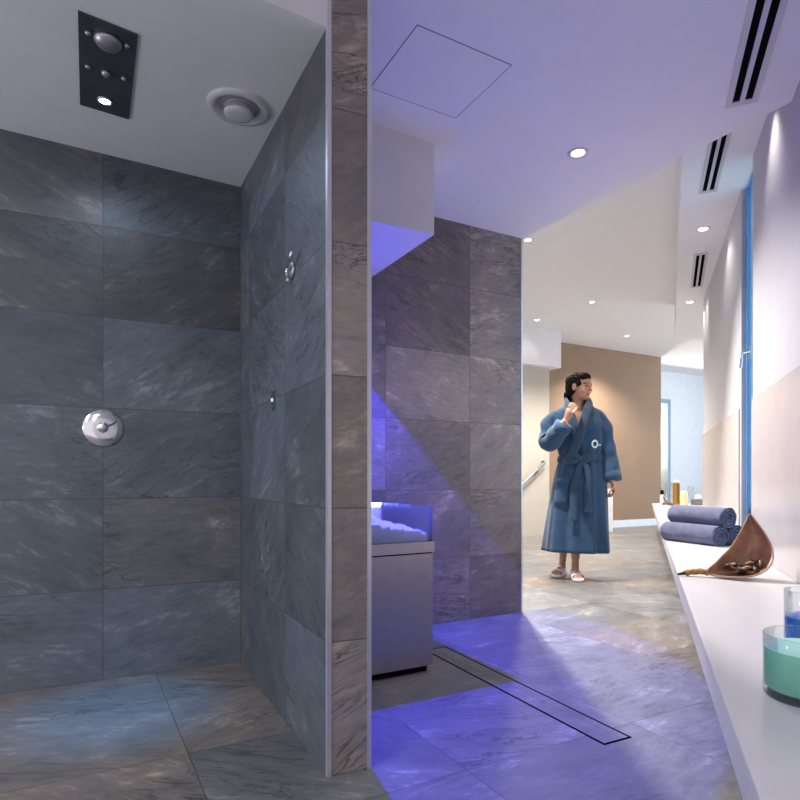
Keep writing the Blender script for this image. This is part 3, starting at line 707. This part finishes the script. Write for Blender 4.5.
mb = MB(); mb.tube([(-0.10, 0, 0.035), (-0.03, 0.01, 0.05), (0.05, -0.01, 0.03), (0.11, 0, 0.018)], [0.014, 0.026, 0.022, 0.01], 12, fold=lambda f, th: 0.3 * noise.noise(Vector((f * 6, cos(th), sin(th)))))
mb.tube([(-0.02, 0, 0.045), (-0.05, 0.02, 0.10), (-0.08, 0.02, 0.14)], [0.016, 0.012, 0.006], 10)
for v in mb.bm.verts: v.co.z = max(v.co.z, 0.0)
o = obj('driftwood', mb, 'wood'); o.location = at(668.5, 8.35); o.rotation_euler = (0, 0, 0.3); tag(o, 'small forked piece of driftwood in front of the glass cylinder', 'driftwood')

# ------------------------------------------------------------------ the woman in the robe
PX = 117.7
WP = Vector((1.46, 5.03, 0)); yaw = atan2(-WP.x, WP.y)
person = thing('person', 'woman in a long blue bathrobe and white slippers looking aside, one hand at her collar', 'person', WP, yaw)
# local: x to the side, -y towards the viewer, z up
body = MB()
HC = Vector((0.062, -0.01, 1.617)); HS = 1.06
hr = Matrix.Rotation(radians(64), 3, 'Z') @ Matrix.Rotation(radians(4), 3, 'X')
hx = lambda p: HC + hr @ (Vector(p) * HS)
def hb(c, r): body.ball(hx(c), Vector(r) * HS, rot=hr)
hb((0, 0.012, 0.03), (0.072, 0.092, 0.080)); hb((0, -0.032, -0.018), (0.058, 0.056, 0.074)); hb((0, -0.030, -0.062), (0.046, 0.050, 0.042))
hb((0, -0.070, -0.088), (0.019, 0.018, 0.016)); hb((0.034, -0.056, -0.028), (0.025, 0.026, 0.026)); hb((-0.034, -0.056, -0.028), (0.025, 0.026, 0.026))
hb((0, -0.070, 0.040), (0.046, 0.022, 0.030))
body.tube([hx((0, -0.086, 0.014)), hx((0, -0.097, -0.010)), hx((0, -0.106, -0.024)), hx((0, -0.090, -0.034))], [0.007, 0.008, 0.0105, 0.009], 10)
for s in (1, -1):
    hb((0.013 * s, -0.095, -0.030), (0.010, 0.012, 0.008)); hb((0.031 * s, -0.077, 0.006), (0.014, 0.010, 0.008))
    hb((0.072 * s, 0.010, -0.004), (0.009, 0.019, 0.031)); hb((0.032 * s, -0.080, 0.022), (0.02, 0.010, 0.006))
hb((0, -0.082, -0.053), (0.023, 0.011, 0.006)); hb((0, -0.080, -0.063), (0.019, 0.011, 0.006))
NB = Vector((0.045, 0.02, 1.36))
body.tube([NB, (0.05, 0.012, 1.45), (0.054, 0.008, 1.52), hx((0, 0.02, -0.03))], [0.075, 0.056, 0.052, 0.050], 16)
body.ball((0.035, 0.005, 1.30), (0.165, 0.098, 0.13)); body.ball((0.06, 0.0, 1.08), (0.125, 0.085, 0.16)); body.ball((0.05, 0.02, 0.90), (0.15, 0.10, 0.14))
body.tube([(-0.10, 0.01, 1.37), (-0.165, 0.0, 1.35), (-0.205, -0.05, 1.13), (-0.13, -0.15, 1.22), (-0.045, -0.205, 1.325)], [0.05, 0.05, 0.040, 0.036, 0.026], 12)
body.tube([(0.16, 0.01, 1.37), (0.225, 0.0, 1.35), (0.275, 0.01, 1.09), (0.315, -0.03, 0.87), (0.322, -0.035, 0.81)], [0.05, 0.05, 0.040, 0.030, 0.026], 12)
# her right hand closed on the collar
def fingers(root, across, along, curl, L=(0.030, 0.022, 0.018), n=4, spread=0.0185, r=0.0092, lens=(0.93, 1.05, 1.0, 0.82)):
    across, along, curl = Vector(across).normalized(), Vector(along).normalized(), Vector(curl).normalized()
    for k in range(n):
        p = Vector(root) + across * ((k - 1.5) * spread); pts = [p]; a = 0.55
        for l in L:
            d = along * cos(a) + curl * sin(a); p = p + d * l * lens[k] * 1.15; pts.append(p); a += 0.85
        body.tube(smooth_pts([tuple(q) for q in pts], 3), r, 8)
        body.ball(pts[-1], r * 0.98, 10, 6)
body.tube([(-0.045, -0.205, 1.325), (-0.030, -0.208, 1.355), (-0.016, -0.208, 1.390), (-0.010, -0.205, 1.415)], [0.025, 0.030, 0.036, 0.032], 14, flat=0.55, up=Vector((0, 1, 0)))
fingers((-0.004, -0.214, 1.412), (0.75, 0.1, -0.65), (0.45, -0.1, 0.85), (0.35, 0.95, 0.15))
body.tube(smooth_pts([(-0.005, -0.210, 1.372), (0.018, -0.222, 1.385), (0.032, -0.216, 1.405), (0.036, -0.200, 1.42)], 4), [0.012 - 0.0003 * i for i in range(13)], 9)
# her left hand hanging, loosely curled
body.tube([(0.322, -0.035, 0.815), (0.328, -0.040, 0.785), (0.334, -0.046, 0.755), (0.336, -0.050, 0.74)], [0.024, 0.028, 0.036, 0.034], 14, flat=0.55, up=Vector((1, 0, 0)))
fingers((0.336, -0.050, 0.738), (0.15, -0.95, 0.1), (0.10, 0.0, -1), (-0.95, 0.05, -0.1))
body.tube(smooth_pts([(0.324, -0.070, 0.775), (0.312, -0.086, 0.755), (0.303, -0.088, 0.738), (0.298, -0.080, 0.722)], 4), [0.011 - 0.0003 * i for i in range(13)], 9)
# legs: one step behind the other
body.tube(smooth_pts([(-0.04, 0.05, 0.88, .085), (-0.06, 0.09, 0.62, .072), (-0.07, 0.12, 0.46, .055), (-0.066, 0.15, 0.34, .052), (-0.072, 0.17, 0.20, .036), (-0.080, 0.17, 0.11, .030), (-0.084, 0.16, 0.055, .034)], 4) and
          [p[:3] for p in smooth_pts([(-0.04, 0.05, 0.88), (-0.06, 0.09, 0.62), (-0.07, 0.12, 0.46), (-0.066, 0.15, 0.34), (-0.072, 0.17, 0.20), (-0.080, 0.17, 0.11), (-0.084, 0.16, 0.055)], 4)],
          [p[0] for p in smooth_pts([(.085,), (.072,), (.055,), (.052,), (.036,), (.030,), (.034,)], 4)], 14)
body.tube([p for p in smooth_pts([(0.10, 0.02, 0.88), (0.07, -0.02, 0.62), (0.05, -0.03, 0.46), (0.038, -0.01, 0.34), (0.030, 0.0, 0.20), (0.028, 0.0, 0.11), (0.026, -0.01, 0.055)], 4)],
          [p[0] for p in smooth_pts([(.085,), (.072,), (.055,), (.053,), (.037,), (.031,), (.034,)], 4)], 14)
def foot(x, y, ax, z0=0.018):
    d = Vector((sin(ax), -cos(ax), 0)); h = Vector((x, y, 0))
    body.tube([h - d * 0.05 + ZUP * (z0 + 0.03), h + ZUP * (z0 + 0.04), h + d * 0.07 + ZUP * (z0 + 0.032), h + d * 0.13 + ZUP * (z0 + 0.022), h + d * 0.165 + ZUP * (z0 + 0.016)], [0.028, 0.038, 0.038, 0.042, 0.034], 14, flat=0.62, up=ZUP)
    for k in range(5):
        a = Vector((cos(ax), sin(ax), 0)) * ((k - 2) * 0.0155)
        body.tube([h + d * 0.155 + a + ZUP * (z0 + 0.012), h + d * (0.19 - 0.006 * abs(k - 1.3)) + a + ZUP * (z0 + 0.010)], [0.0095, 0.0085], 8)
FEET = ((-0.086, 0.165, -0.22), (0.026, 0.0, 0.16))
for x, y, ax in FEET: foot(x, y, ax)
tmp = obj('tmp_body', body, 'skin')
md = tmp.modifiers.new('r', 'REMESH'); md.mode = 'VOXEL'; md.voxel_size = 0.0042; md.use_smooth_shade = True
m2 = tmp.modifiers.new('s', 'SMOOTH'); m2.iterations = 5; m2.factor = 0.5
dg = bpy.context.evaluated_depsgraph_get(); dg.update()
bme = bpy.data.meshes.new_from_object(tmp.evaluated_get(dg)); bpy.data.objects.remove(tmp)
bme.name = 'body'; bme.materials.clear()
for m in ('skin', 'lips', 'eye', 'hair', 'teeth'): bme.materials.append(M[m])
hinv = hr.inverted()
for p in bme.polygons:
    p.use_smooth = True
    if p.center.z < 1.48: continue
    q = (hinv @ (p.center - HC)) / HS
    if q.y < -0.07:
        if abs(q.x) < 0.021 and -0.068 < q.z < -0.050: p.material_index = 1
    for s in (1, -1):
        e = Vector((q.x - 0.031 * s, 0, q.z - 0.006))
        if q.y < -0.055 and (e.x / 0.013) ** 2 + (e.z / 0.0055) ** 2 < 1: p.material_index = 2
        if q.y < -0.05 and abs(q.x - 0.033 * s) < 0.021 and abs(q.z - 0.0265 + 6 * (q.x - 0.033 * s) ** 2 * 1.5) < 0.0026: p.material_index = 3
bo_ = bpy.data.objects.new('body', bme); COL.objects.link(bo_); bo_.parent = person

# hair: drawn back over the ears into a low knot
mb = MB()
def hh(c, r): mb.ball(hx(c), Vector(r) * HS, 28, 18, rot=hr)
hh((0, 0.024, 0.046), (0.0765, 0.094, 0.074)); hh((0, 0.050, 0.0), (0.071, 0.064, 0.078)); hh((0, -0.020, 0.074), (0.062, 0.066, 0.042))
hh((0.055, 0.018, 0.022), (0.022, 0.060, 0.036)); hh((-0.055, 0.018, 0.022), (0.022, 0.060, 0.036))
hh((0, 0.100, -0.060), (0.030, 0.028, 0.036))
mb.tube([hx((0, 0.085, -0.045)), hx((0.006, 0.105, -0.09)), hx((0.02, 0.095, -0.135)), hx((0.03, 0.075, -0.165))], [0.026, 0.024, 0.017, 0.005], 12)
tmp = obj('tmp_hair', mb, 'hair'); md = tmp.modifiers.new('r', 'REMESH'); md.mode = 'VOXEL'; md.voxel_size = 0.005
m2 = tmp.modifiers.new('s', 'SMOOTH'); m2.iterations = 4
dg = bpy.context.evaluated_depsgraph_get(); dg.update()
hme = bpy.data.meshes.new_from_object(tmp.evaluated_get(dg)); bpy.data.objects.remove(tmp); hme.name = 'hair'
for v in hme.vertices:
    q = hinv @ (v.co - HC); v.co += v.normal * 0.0022 * sin(q.x * 420 + q.z * 90)
for p in hme.polygons: p.use_smooth = True
ho = bpy.data.objects.new('hair', hme); COL.objects.link(ho); ho.parent = person

# robe
RP = smooth_pts([(0.235, 0.036, 0.02, 0.272, 0.180), (0.42, 0.044, 0.02, 0.256, 0.172), (0.62, 0.054, 0.02, 0.238, 0.163), (0.82, 0.064, 0.02, 0.218, 0.155), (0.95, 0.072, 0.015, 0.190, 0.138), (1.02, 0.074, 0.01, 0.168, 0.122),
                 (1.08, 0.070, 0.01, 0.180, 0.126), (1.18, 0.060, 0.01, 0.195, 0.136), (1.28, 0.048, 0.01, 0.210, 0.140), (1.36, 0.038, 0.012, 0.218, 0.128), (1.41, 0.036, 0.014, 0.195, 0.112), (1.448, 0.040, 0.016, 0.135, 0.094), (1.475, 0.044, 0.018, 0.088, 0.078)], 7)
NR = 120
def rparam(z):
    for a, b in zip(RP, RP[1:]):
        if a[0] <= z <= b[0]:
            f = (z - a[0]) / max(1e-6, b[0] - a[0]); return [x + (y - x) * f for x, y in zip(a, b)]
    return list(RP[-1] if z > RP[-1][0] else RP[0])
def robe_pt(th, z, off=0.0):
    """th: 0 = viewer side, + towards her left (picture right)"""
    _, cx, cy, a, b = rparam(z)
    hem = max(0.0, (1.0 - z) / 0.77); top = max(0.0, (z - 1.03) / 0.4)
    fo = 0.085 * hem * (abs(sin(3.5 * th + 0.6 + 0.5 * sin(3 * z))) - 0.6) * 1.3 + 0.035 * hem * sin(12 * th + 2.0 + 2 * z) + 0.022 * hem * noise.noise(Vector((th * 2.2, z * 1.6, 3)))
    gather = 0.045 * exp(-((z - 1.01) / 0.11) ** 2) * sin(17 * th + 1.5 * sin(5 * th))
    fo += gather + 0.07 * top * noise.noise(Vector((th * 2.0 + 4, z * 9, 8)))
    if z < 1.0: fo += 0.05 / (1 + exp(-(th + 0.10) / 0.012)) * (1 if -1.2 < th < 1.0 else 0) * max(0, 1 - max(0, th + 0.1) / 1.1)
    k = 1 + fo
    sx, sy = sin(th), -cos(th)
    e = 0.86
    px = cx + (a * k + off) * (abs(sx) ** e) * (1 if sx >= 0 else -1)
    py = cy + (b * k + off) * (abs(sy) ** e) * (1 if sy >= 0 else -1)
    return Vector((px, py, z))
zs = []
for i in range(len(RP)): zs.append(RP[i][0])
zs = sorted(zs)
mb = MB()
ths = [-pi + 2 * pi * k / NR for k in range(NR)]
rows = [[robe_pt(th, z) for th in ths] for z in zs]
hemr = [[robe_pt(th, 0.235, -0.012) for th in ths], [robe_pt(th, 0.40, -0.016) for th in ths]]
def vskip(i, j):
    z = zs[i] if i < len(zs) else 0; th = ths[j]
    x = 0.045 + (rparam(z)[3]) * sin(th)
    if abs(th) > 1.3 or z < 1.20: return False
    f = (z - 1.20) / 0.26
    return 0.052 - 0.075 * f < x < 0.052 + 0.050 * f
mb.grid(rows, True, skip=vskip)
mb.grid([hemr[1], hemr[0], rows[0]], True)
def sleeve(pts, rad, seed):
    P = smooth_pts(pts, 7); Rr = [r[0] for r in smooth_pts([(r,) for r in rad], 7)]
    def fo(f, th): return 0.11 * sin(f * 26 + 1.6 * sin(th + seed)) * (0.4 + 0.6 * sin(pi * min(1, f * 1.1))) * (0.5 + 0.5 * cos(th - 0.8)) + 0.12 * noise.noise(Vector((f * 6, cos(th) * 1.4, sin(th) * 1.4 + seed)))
    mb.tube(P, Rr, 36, cap=False, fold=fo)
    return P, Rr
SA = sleeve([(-0.085, 0.015, 1.375), (-0.150, 0.010, 1.345), (-0.195, -0.02, 1.25), (-0.190, -0.075, 1.155), (-0.140, -0.135, 1.185), (-0.085, -0.180, 1.255), (-0.062, -0.196, 1.292)], [0.066, 0.072, 0.072, 0.076, 0.074, 0.068, 0.066], 1.0)
SB = sleeve([(0.155, 0.015, 1.375), (0.222, 0.010, 1.34), (0.262, 0.012, 1.22), (0.286, 0.008, 1.08), (0.306, -0.01, 0.95), (0.320, -0.030, 0.83)], [0.064, 0.070, 0.068, 0.068, 0.070, 0.072], 4.0)
robe = obj('robe', mb, 'robe', person); md = robe.modifiers.new('thick', 'SOLIDIFY'); md.thickness = 0.008; md.offset = -0.5
for P, Rr, nm in ((SA[0], SA[1], 1), (SB[0], SB[1], 2)):
    mb = MB(); e, s_ = Vector(P[-1]), Vector(P[-5]); d = (e - s_).normalized()
    c = [e - d * 0.075, e - d * 0.070, e - d * 0.03, e + d * 0.004, e + d * 0.006, e - d * 0.03]
    mb.tube(c, [Rr[-1] * 1.00, Rr[-1] * 1.10, Rr[-1] * 1.12, Rr[-1] * 1.10, Rr[-1] * 0.86, Rr[-1] * 0.80], 32, cap=False); obj('cuff', mb, 'robe', robe)
# shawl collar: a thick folded band round the neck down to the belt
def band(pts, wid, thick, up):
    P = [Vector(p) for p in smooth_pts(pts, 8)]; m = len(P); rows = []
    for i, p in enumerate(P):
        t = (P[min(i + 1, m - 1)] - P[max(i - 1, 0)]).normalized()
        outv = (p - Vector((0.05, 0.03, p.z - 0.02))).normalized() if up is None else up
        n_ = (outv - t * outv.dot(t)).normalized(); s = t.cross(n_)
        w0 = wid[0] + (wid[1] - wid[0]) * i / (m - 1)
        row = []
        for k in range(16):
            a = 2 * pi * k / 16
            row.append(p + s * (w0 * cos(a)) + n_ * (thick * sin(a) * (1 - 0.3 * cos(a))))
        rows.append(row)
    return rows
mb = MB()
mb.grid(band([(0.05, 0.105, 1.50), (-0.02, 0.085, 1.512), (-0.052, 0.02, 1.50), (-0.040, -0.075, 1.452), (-0.012, -0.128, 1.38), (0.022, -0.148, 1.27), (0.055, -0.142, 1.15)], (0.042, 0.036), 0.016, None), True, True, True)
mb.grid(band([(0.05, 0.105, 1.50), (0.12, 0.085, 1.508), (0.150, 0.02, 1.494), (0.132, -0.080, 1.44), (0.110, -0.128, 1.36), (0.072, -0.156, 1.24), (0.030, -0.152, 1.12), (-0.005, -0.135, 1.03)], (0.042, 0.036), 0.017, None), True, True, True)
obj('collar', mb, 'robedark', robe)
# belt with bow and tails
mb = MB(); bl = []
for z, off in ((0.985, 0.004), (0.990, 0.016), (1.012, 0.019), (1.034, 0.016), (1.040, 0.004)):
    bl.append([robe_pt(th, z + 0.006 * sin(2 * th), off) for th in ths])
mb.grid(bl + [bl[0]], True); obj('belt', mb, 'robedark', robe)
KN = robe_pt(-0.02, 1.01, 0.03)
mb = MB(); mb.ball(KN, (0.030, 0.022, 0.028), 18, 12); 
def ribbon(pts, w0, w1, th_=0.008):
    rows = band(pts, (w0, w1), th_, Vector((0, -1, 0))); mb.grid(rows, True, True, True)
ribbon([KN, KN + Vector((-0.05, -0.012, 0.028)), KN + Vector((-0.095, -0.006, 0.010)), KN + Vector((-0.105, 0, -0.020)), KN + Vector((-0.06, -0.016, -0.026)), KN], 0.020, 0.020)
ribbon([KN, KN + Vector((0.040, -0.014, 0.026)), KN + Vector((0.066, -0.006, 0.012)), KN + Vector((0.060, 0, -0.014)), KN + Vector((0.028, -0.016, -0.014)), KN], 0.018, 0.018)
obj('belt_knot', mb, 'robedark', robe)
for dx, zl, thb in ((-0.014, 0.50, -0.10), (0.048, 0.57, 0.16)):
    mb = MB(); pts = [KN + Vector((0, -0.008, -0.01))]
    for k in range(1, 9):
        z = 1.0 - (1.0 - zl) * k / 8; q = robe_pt(thb * min(1, k / 3), z, 0.022); pts.append(Vector((q.x + dx * 0.3 + 0.006 * sin(k * 1.1), q.y, z)))
    ribbon([tuple(p) for p in pts], 0.018, 0.030, 0.009); obj('belt_tail', mb, 'robedark', robe)
# pocket and chest emblem follow the cloth
mb = MB(); outer = []; 
def patch(th0, th1, z0, z1, o0, o1, nu=12, nv=10):
    R = [[robe_pt(th0 + (th1 - th0) * i / nu, z0 + (z1 - z0) * j / nv, o1 if 0 < i < nu and 0 < j < nv else o0) for i in range(nu + 1)] for j in range(nv + 1)]
    mb.grid(R)
patch(-0.92, -0.30, 0.62, 0.84, 0.001, 0.017); patch(-0.93, -0.29, 0.80, 0.845, 0.006, 0.024, 12, 4)
obj('pocket', mb, 'robe', robe)
ec = robe_pt(0.56, 1.13, 0.012); en = (robe_pt(0.56, 1.13, 0.05) - robe_pt(0.56, 1.13, 0.0)).normalized()
fe = frame(ec, ZUP.cross(en), en); mb = MB(); rows = []
for k in range(37):
    a = 2 * pi * k / 36; c = Vector((0.025 * cos(a), 0.027 * sin(a), 0.004))
    rows.append([fe @ (c + Vector((cos(a), sin(a), 0)) * (0.0085 * cos(b)) + Vector((0, 0, 1)) * (0.005 * sin(b))) for b in [2 * pi * j / 8 for j in range(8)]])
mb.grid(rows, True); mb.tube([fe @ Vector((0.040, -0.012, 0.004)), fe @ Vector((0.052, -0.006, 0.004))], 0.006, 8)
obj('emblem', mb, 'emblem', robe)
# slippers
for x, y, ax in FEET:
    d = Vector((sin(ax), -cos(ax), 0)); s = Vector((cos(ax), sin(ax), 0)); h = Vector((x, y, 0))
    outl = [(-0.075, 0.0), (-0.068, 0.024), (-0.03, 0.036), (0.04, 0.038), (0.11, 0.047), (0.165, 0.046), (0.198, 0.030), (0.208, 0.0)]
    outl = smooth_pts(outl, 3); ring = [h + d * a + s * b for a, b in outl] + [h + d * a - s * b for a, b in outl[-2:0:-1]]
    mb = MB(); cen = h + d * 0.06
    mb.grid([[cen + (p - cen) * f + ZUP * z for p in ring] for f, z in ((0.95, 0.001), (1.0, 0.006), (1.0, 0.020), (0.94, 0.027))], True, True, True)
    sl = obj('slipper', mb, 'slipper', person)
    mb = MB(); rows = []
    for i in range(9):
        a = 0.03 + 0.12 * i / 8; row = []
        for k in range(15):
            f = -1 + 2 * k / 14; hgt = 0.070 - 0.012 * (i / 8); wv = 0.041 + 0.007 * (i / 8)
            row.append(h + d * (a + 0.012 * (f * f)) + s * (wv * sin(f * pi / 2)) + ZUP * (0.018 + (hgt - 0.018) * cos(f * pi / 2) ** 0.7))
        rows.append(row)
    mb.grid(rows); st = obj('strap', mb, 'slipper', sl); md = st.modifiers.new('t', 'SOLIDIFY'); md.thickness = 0.007; md.offset = 1
    mb = MB(); c = h + d * 0.092 + ZUP * 0.074
    mb.ball(c, (0.018, 0.026, 0.004), 16, 8); obj('slipper_print', mb, 'slipmark', sl)

# ------------------------------------------------------------------ light
spot(tuple(BX - GU * 0.50 + GV * (wd * 0.62)) [:2] + (1.945,), 470, 86, 0.04, (0.035, 0.03, 1.0), (0, 0, -1), 0.012, 'blue_spot')
def point(p, e, col, size=0.03, name='lamp'):
    L = bpy.data.lights.new(name, 'POINT'); L.energy = e; L.color = col; L.shadow_soft_size = size
    o = bpy.data.objects.new(name, L); COL.objects.link(o); o.location = p; return o
def area(p, d, sx, sy, e, col, name='daylight'):
    L = bpy.data.lights.new(name, 'AREA'); L.shape = 'RECTANGLE'; L.size = sx; L.size_y = sy; L.energy = e; L.color = col
    o = bpy.data.objects.new(name, L); COL.objects.link(o); o.location = p; o.rotation_euler = Vector(d).to_track_quat('-Z', 'Y').to_euler(); return o
area((8.2, 9.2, 1.6), (-1, -0.15, 0), 4.0, 2.6, 170, (0.75, 0.88, 1.0))
q = Vector((wallx(3.41), 3.41, 1.6)) + WN * 0.32; area(tuple(q), tuple(-WN + Vector((-0.2, 0.5, 0))), 0.5, 2.0, 5, (0.45, 0.76, 1.0))
q = d0 + GU * 0.5 + GV * 0.5; point((q.x, q.y, 1.7), 160, (1, 0.92, 0.78), 0.1, 'doorway_lamp')
point((-2.75, 1.15, 1.15), 34, (0.70, 0.82, 1.0), 0.15, 'shower_fill')  # unseen fill light added out of frame to lift the shower ceiling and walls
spot((1.0, 6.6, 3.03), 380, 130, 0.6, (1, 0.97, 0.93), name='unseen_hall_lamp')  # unseen spot added behind the slate wall to brighten the hall floor
# wall washers close to the bench wall, and a hidden hall lamp behind the slate wall
q = Vector((wallx(2.69), 2.69, 2.57)) - WN * 0.10; spot(tuple(q), 12, 90, 1.0, (1, 0.93, 0.88), (0.15, 0.0, -1), name='washer')
q = Vector((wallx(5.5), 5.5, 2.57)) - WN * 0.10; spot(tuple(q), 8, 90, 1.0, (1, 0.93, 0.85), (0.15, 0.0, -1), name='washer')
spot((0.80, 4.72, 3.02), 800, 84, 0.7, (1, 0.96, 0.9), (0.34, -1.5, -3.0), name='unseen_hall_lamp')
for x, y in ((-0.9, 0.35), (-2.1, -0.5), (-0.5, -1.1), (-1.9, 0.5)): spot((x, y, 2.355), 50, 165, 0.6, (0.84, 0.89, 1.0), size=0.05, name='room_fill')  # unseen fill spots without fixtures, added behind the camera to brighten the shower
w = bpy.data.worlds.new('World'); SC.world = w; w.use_nodes = True
bg = w.node_tree.nodes['Background']; bg.inputs[0].default_value = (0.94, 0.86, 0.92, 1); bg.inputs[1].default_value = 1.0

# ------------------------------------------------------------------ camera
cd = bpy.data.cameras.new('camera'); cam = bpy.data.objects.new('camera', cd); COL.objects.link(cam)
cam.location = (0, 0, H); cam.rotation_euler = (radians(90), 0, 0)
cd.sensor_width = 36; cd.lens = F / 800 * 36; cd.shift_y = (HZ - 400) / 800; cd.clip_start = 0.02
SC.camera = cam
vs = SC.view_settings; vs.view_transform = 'Standard'; vs.look = 'None'; vs.exposure = 0.0; vs.gamma = 1.0; vs.use_curve_mapping = False
SC.cycles.max_bounces = 10
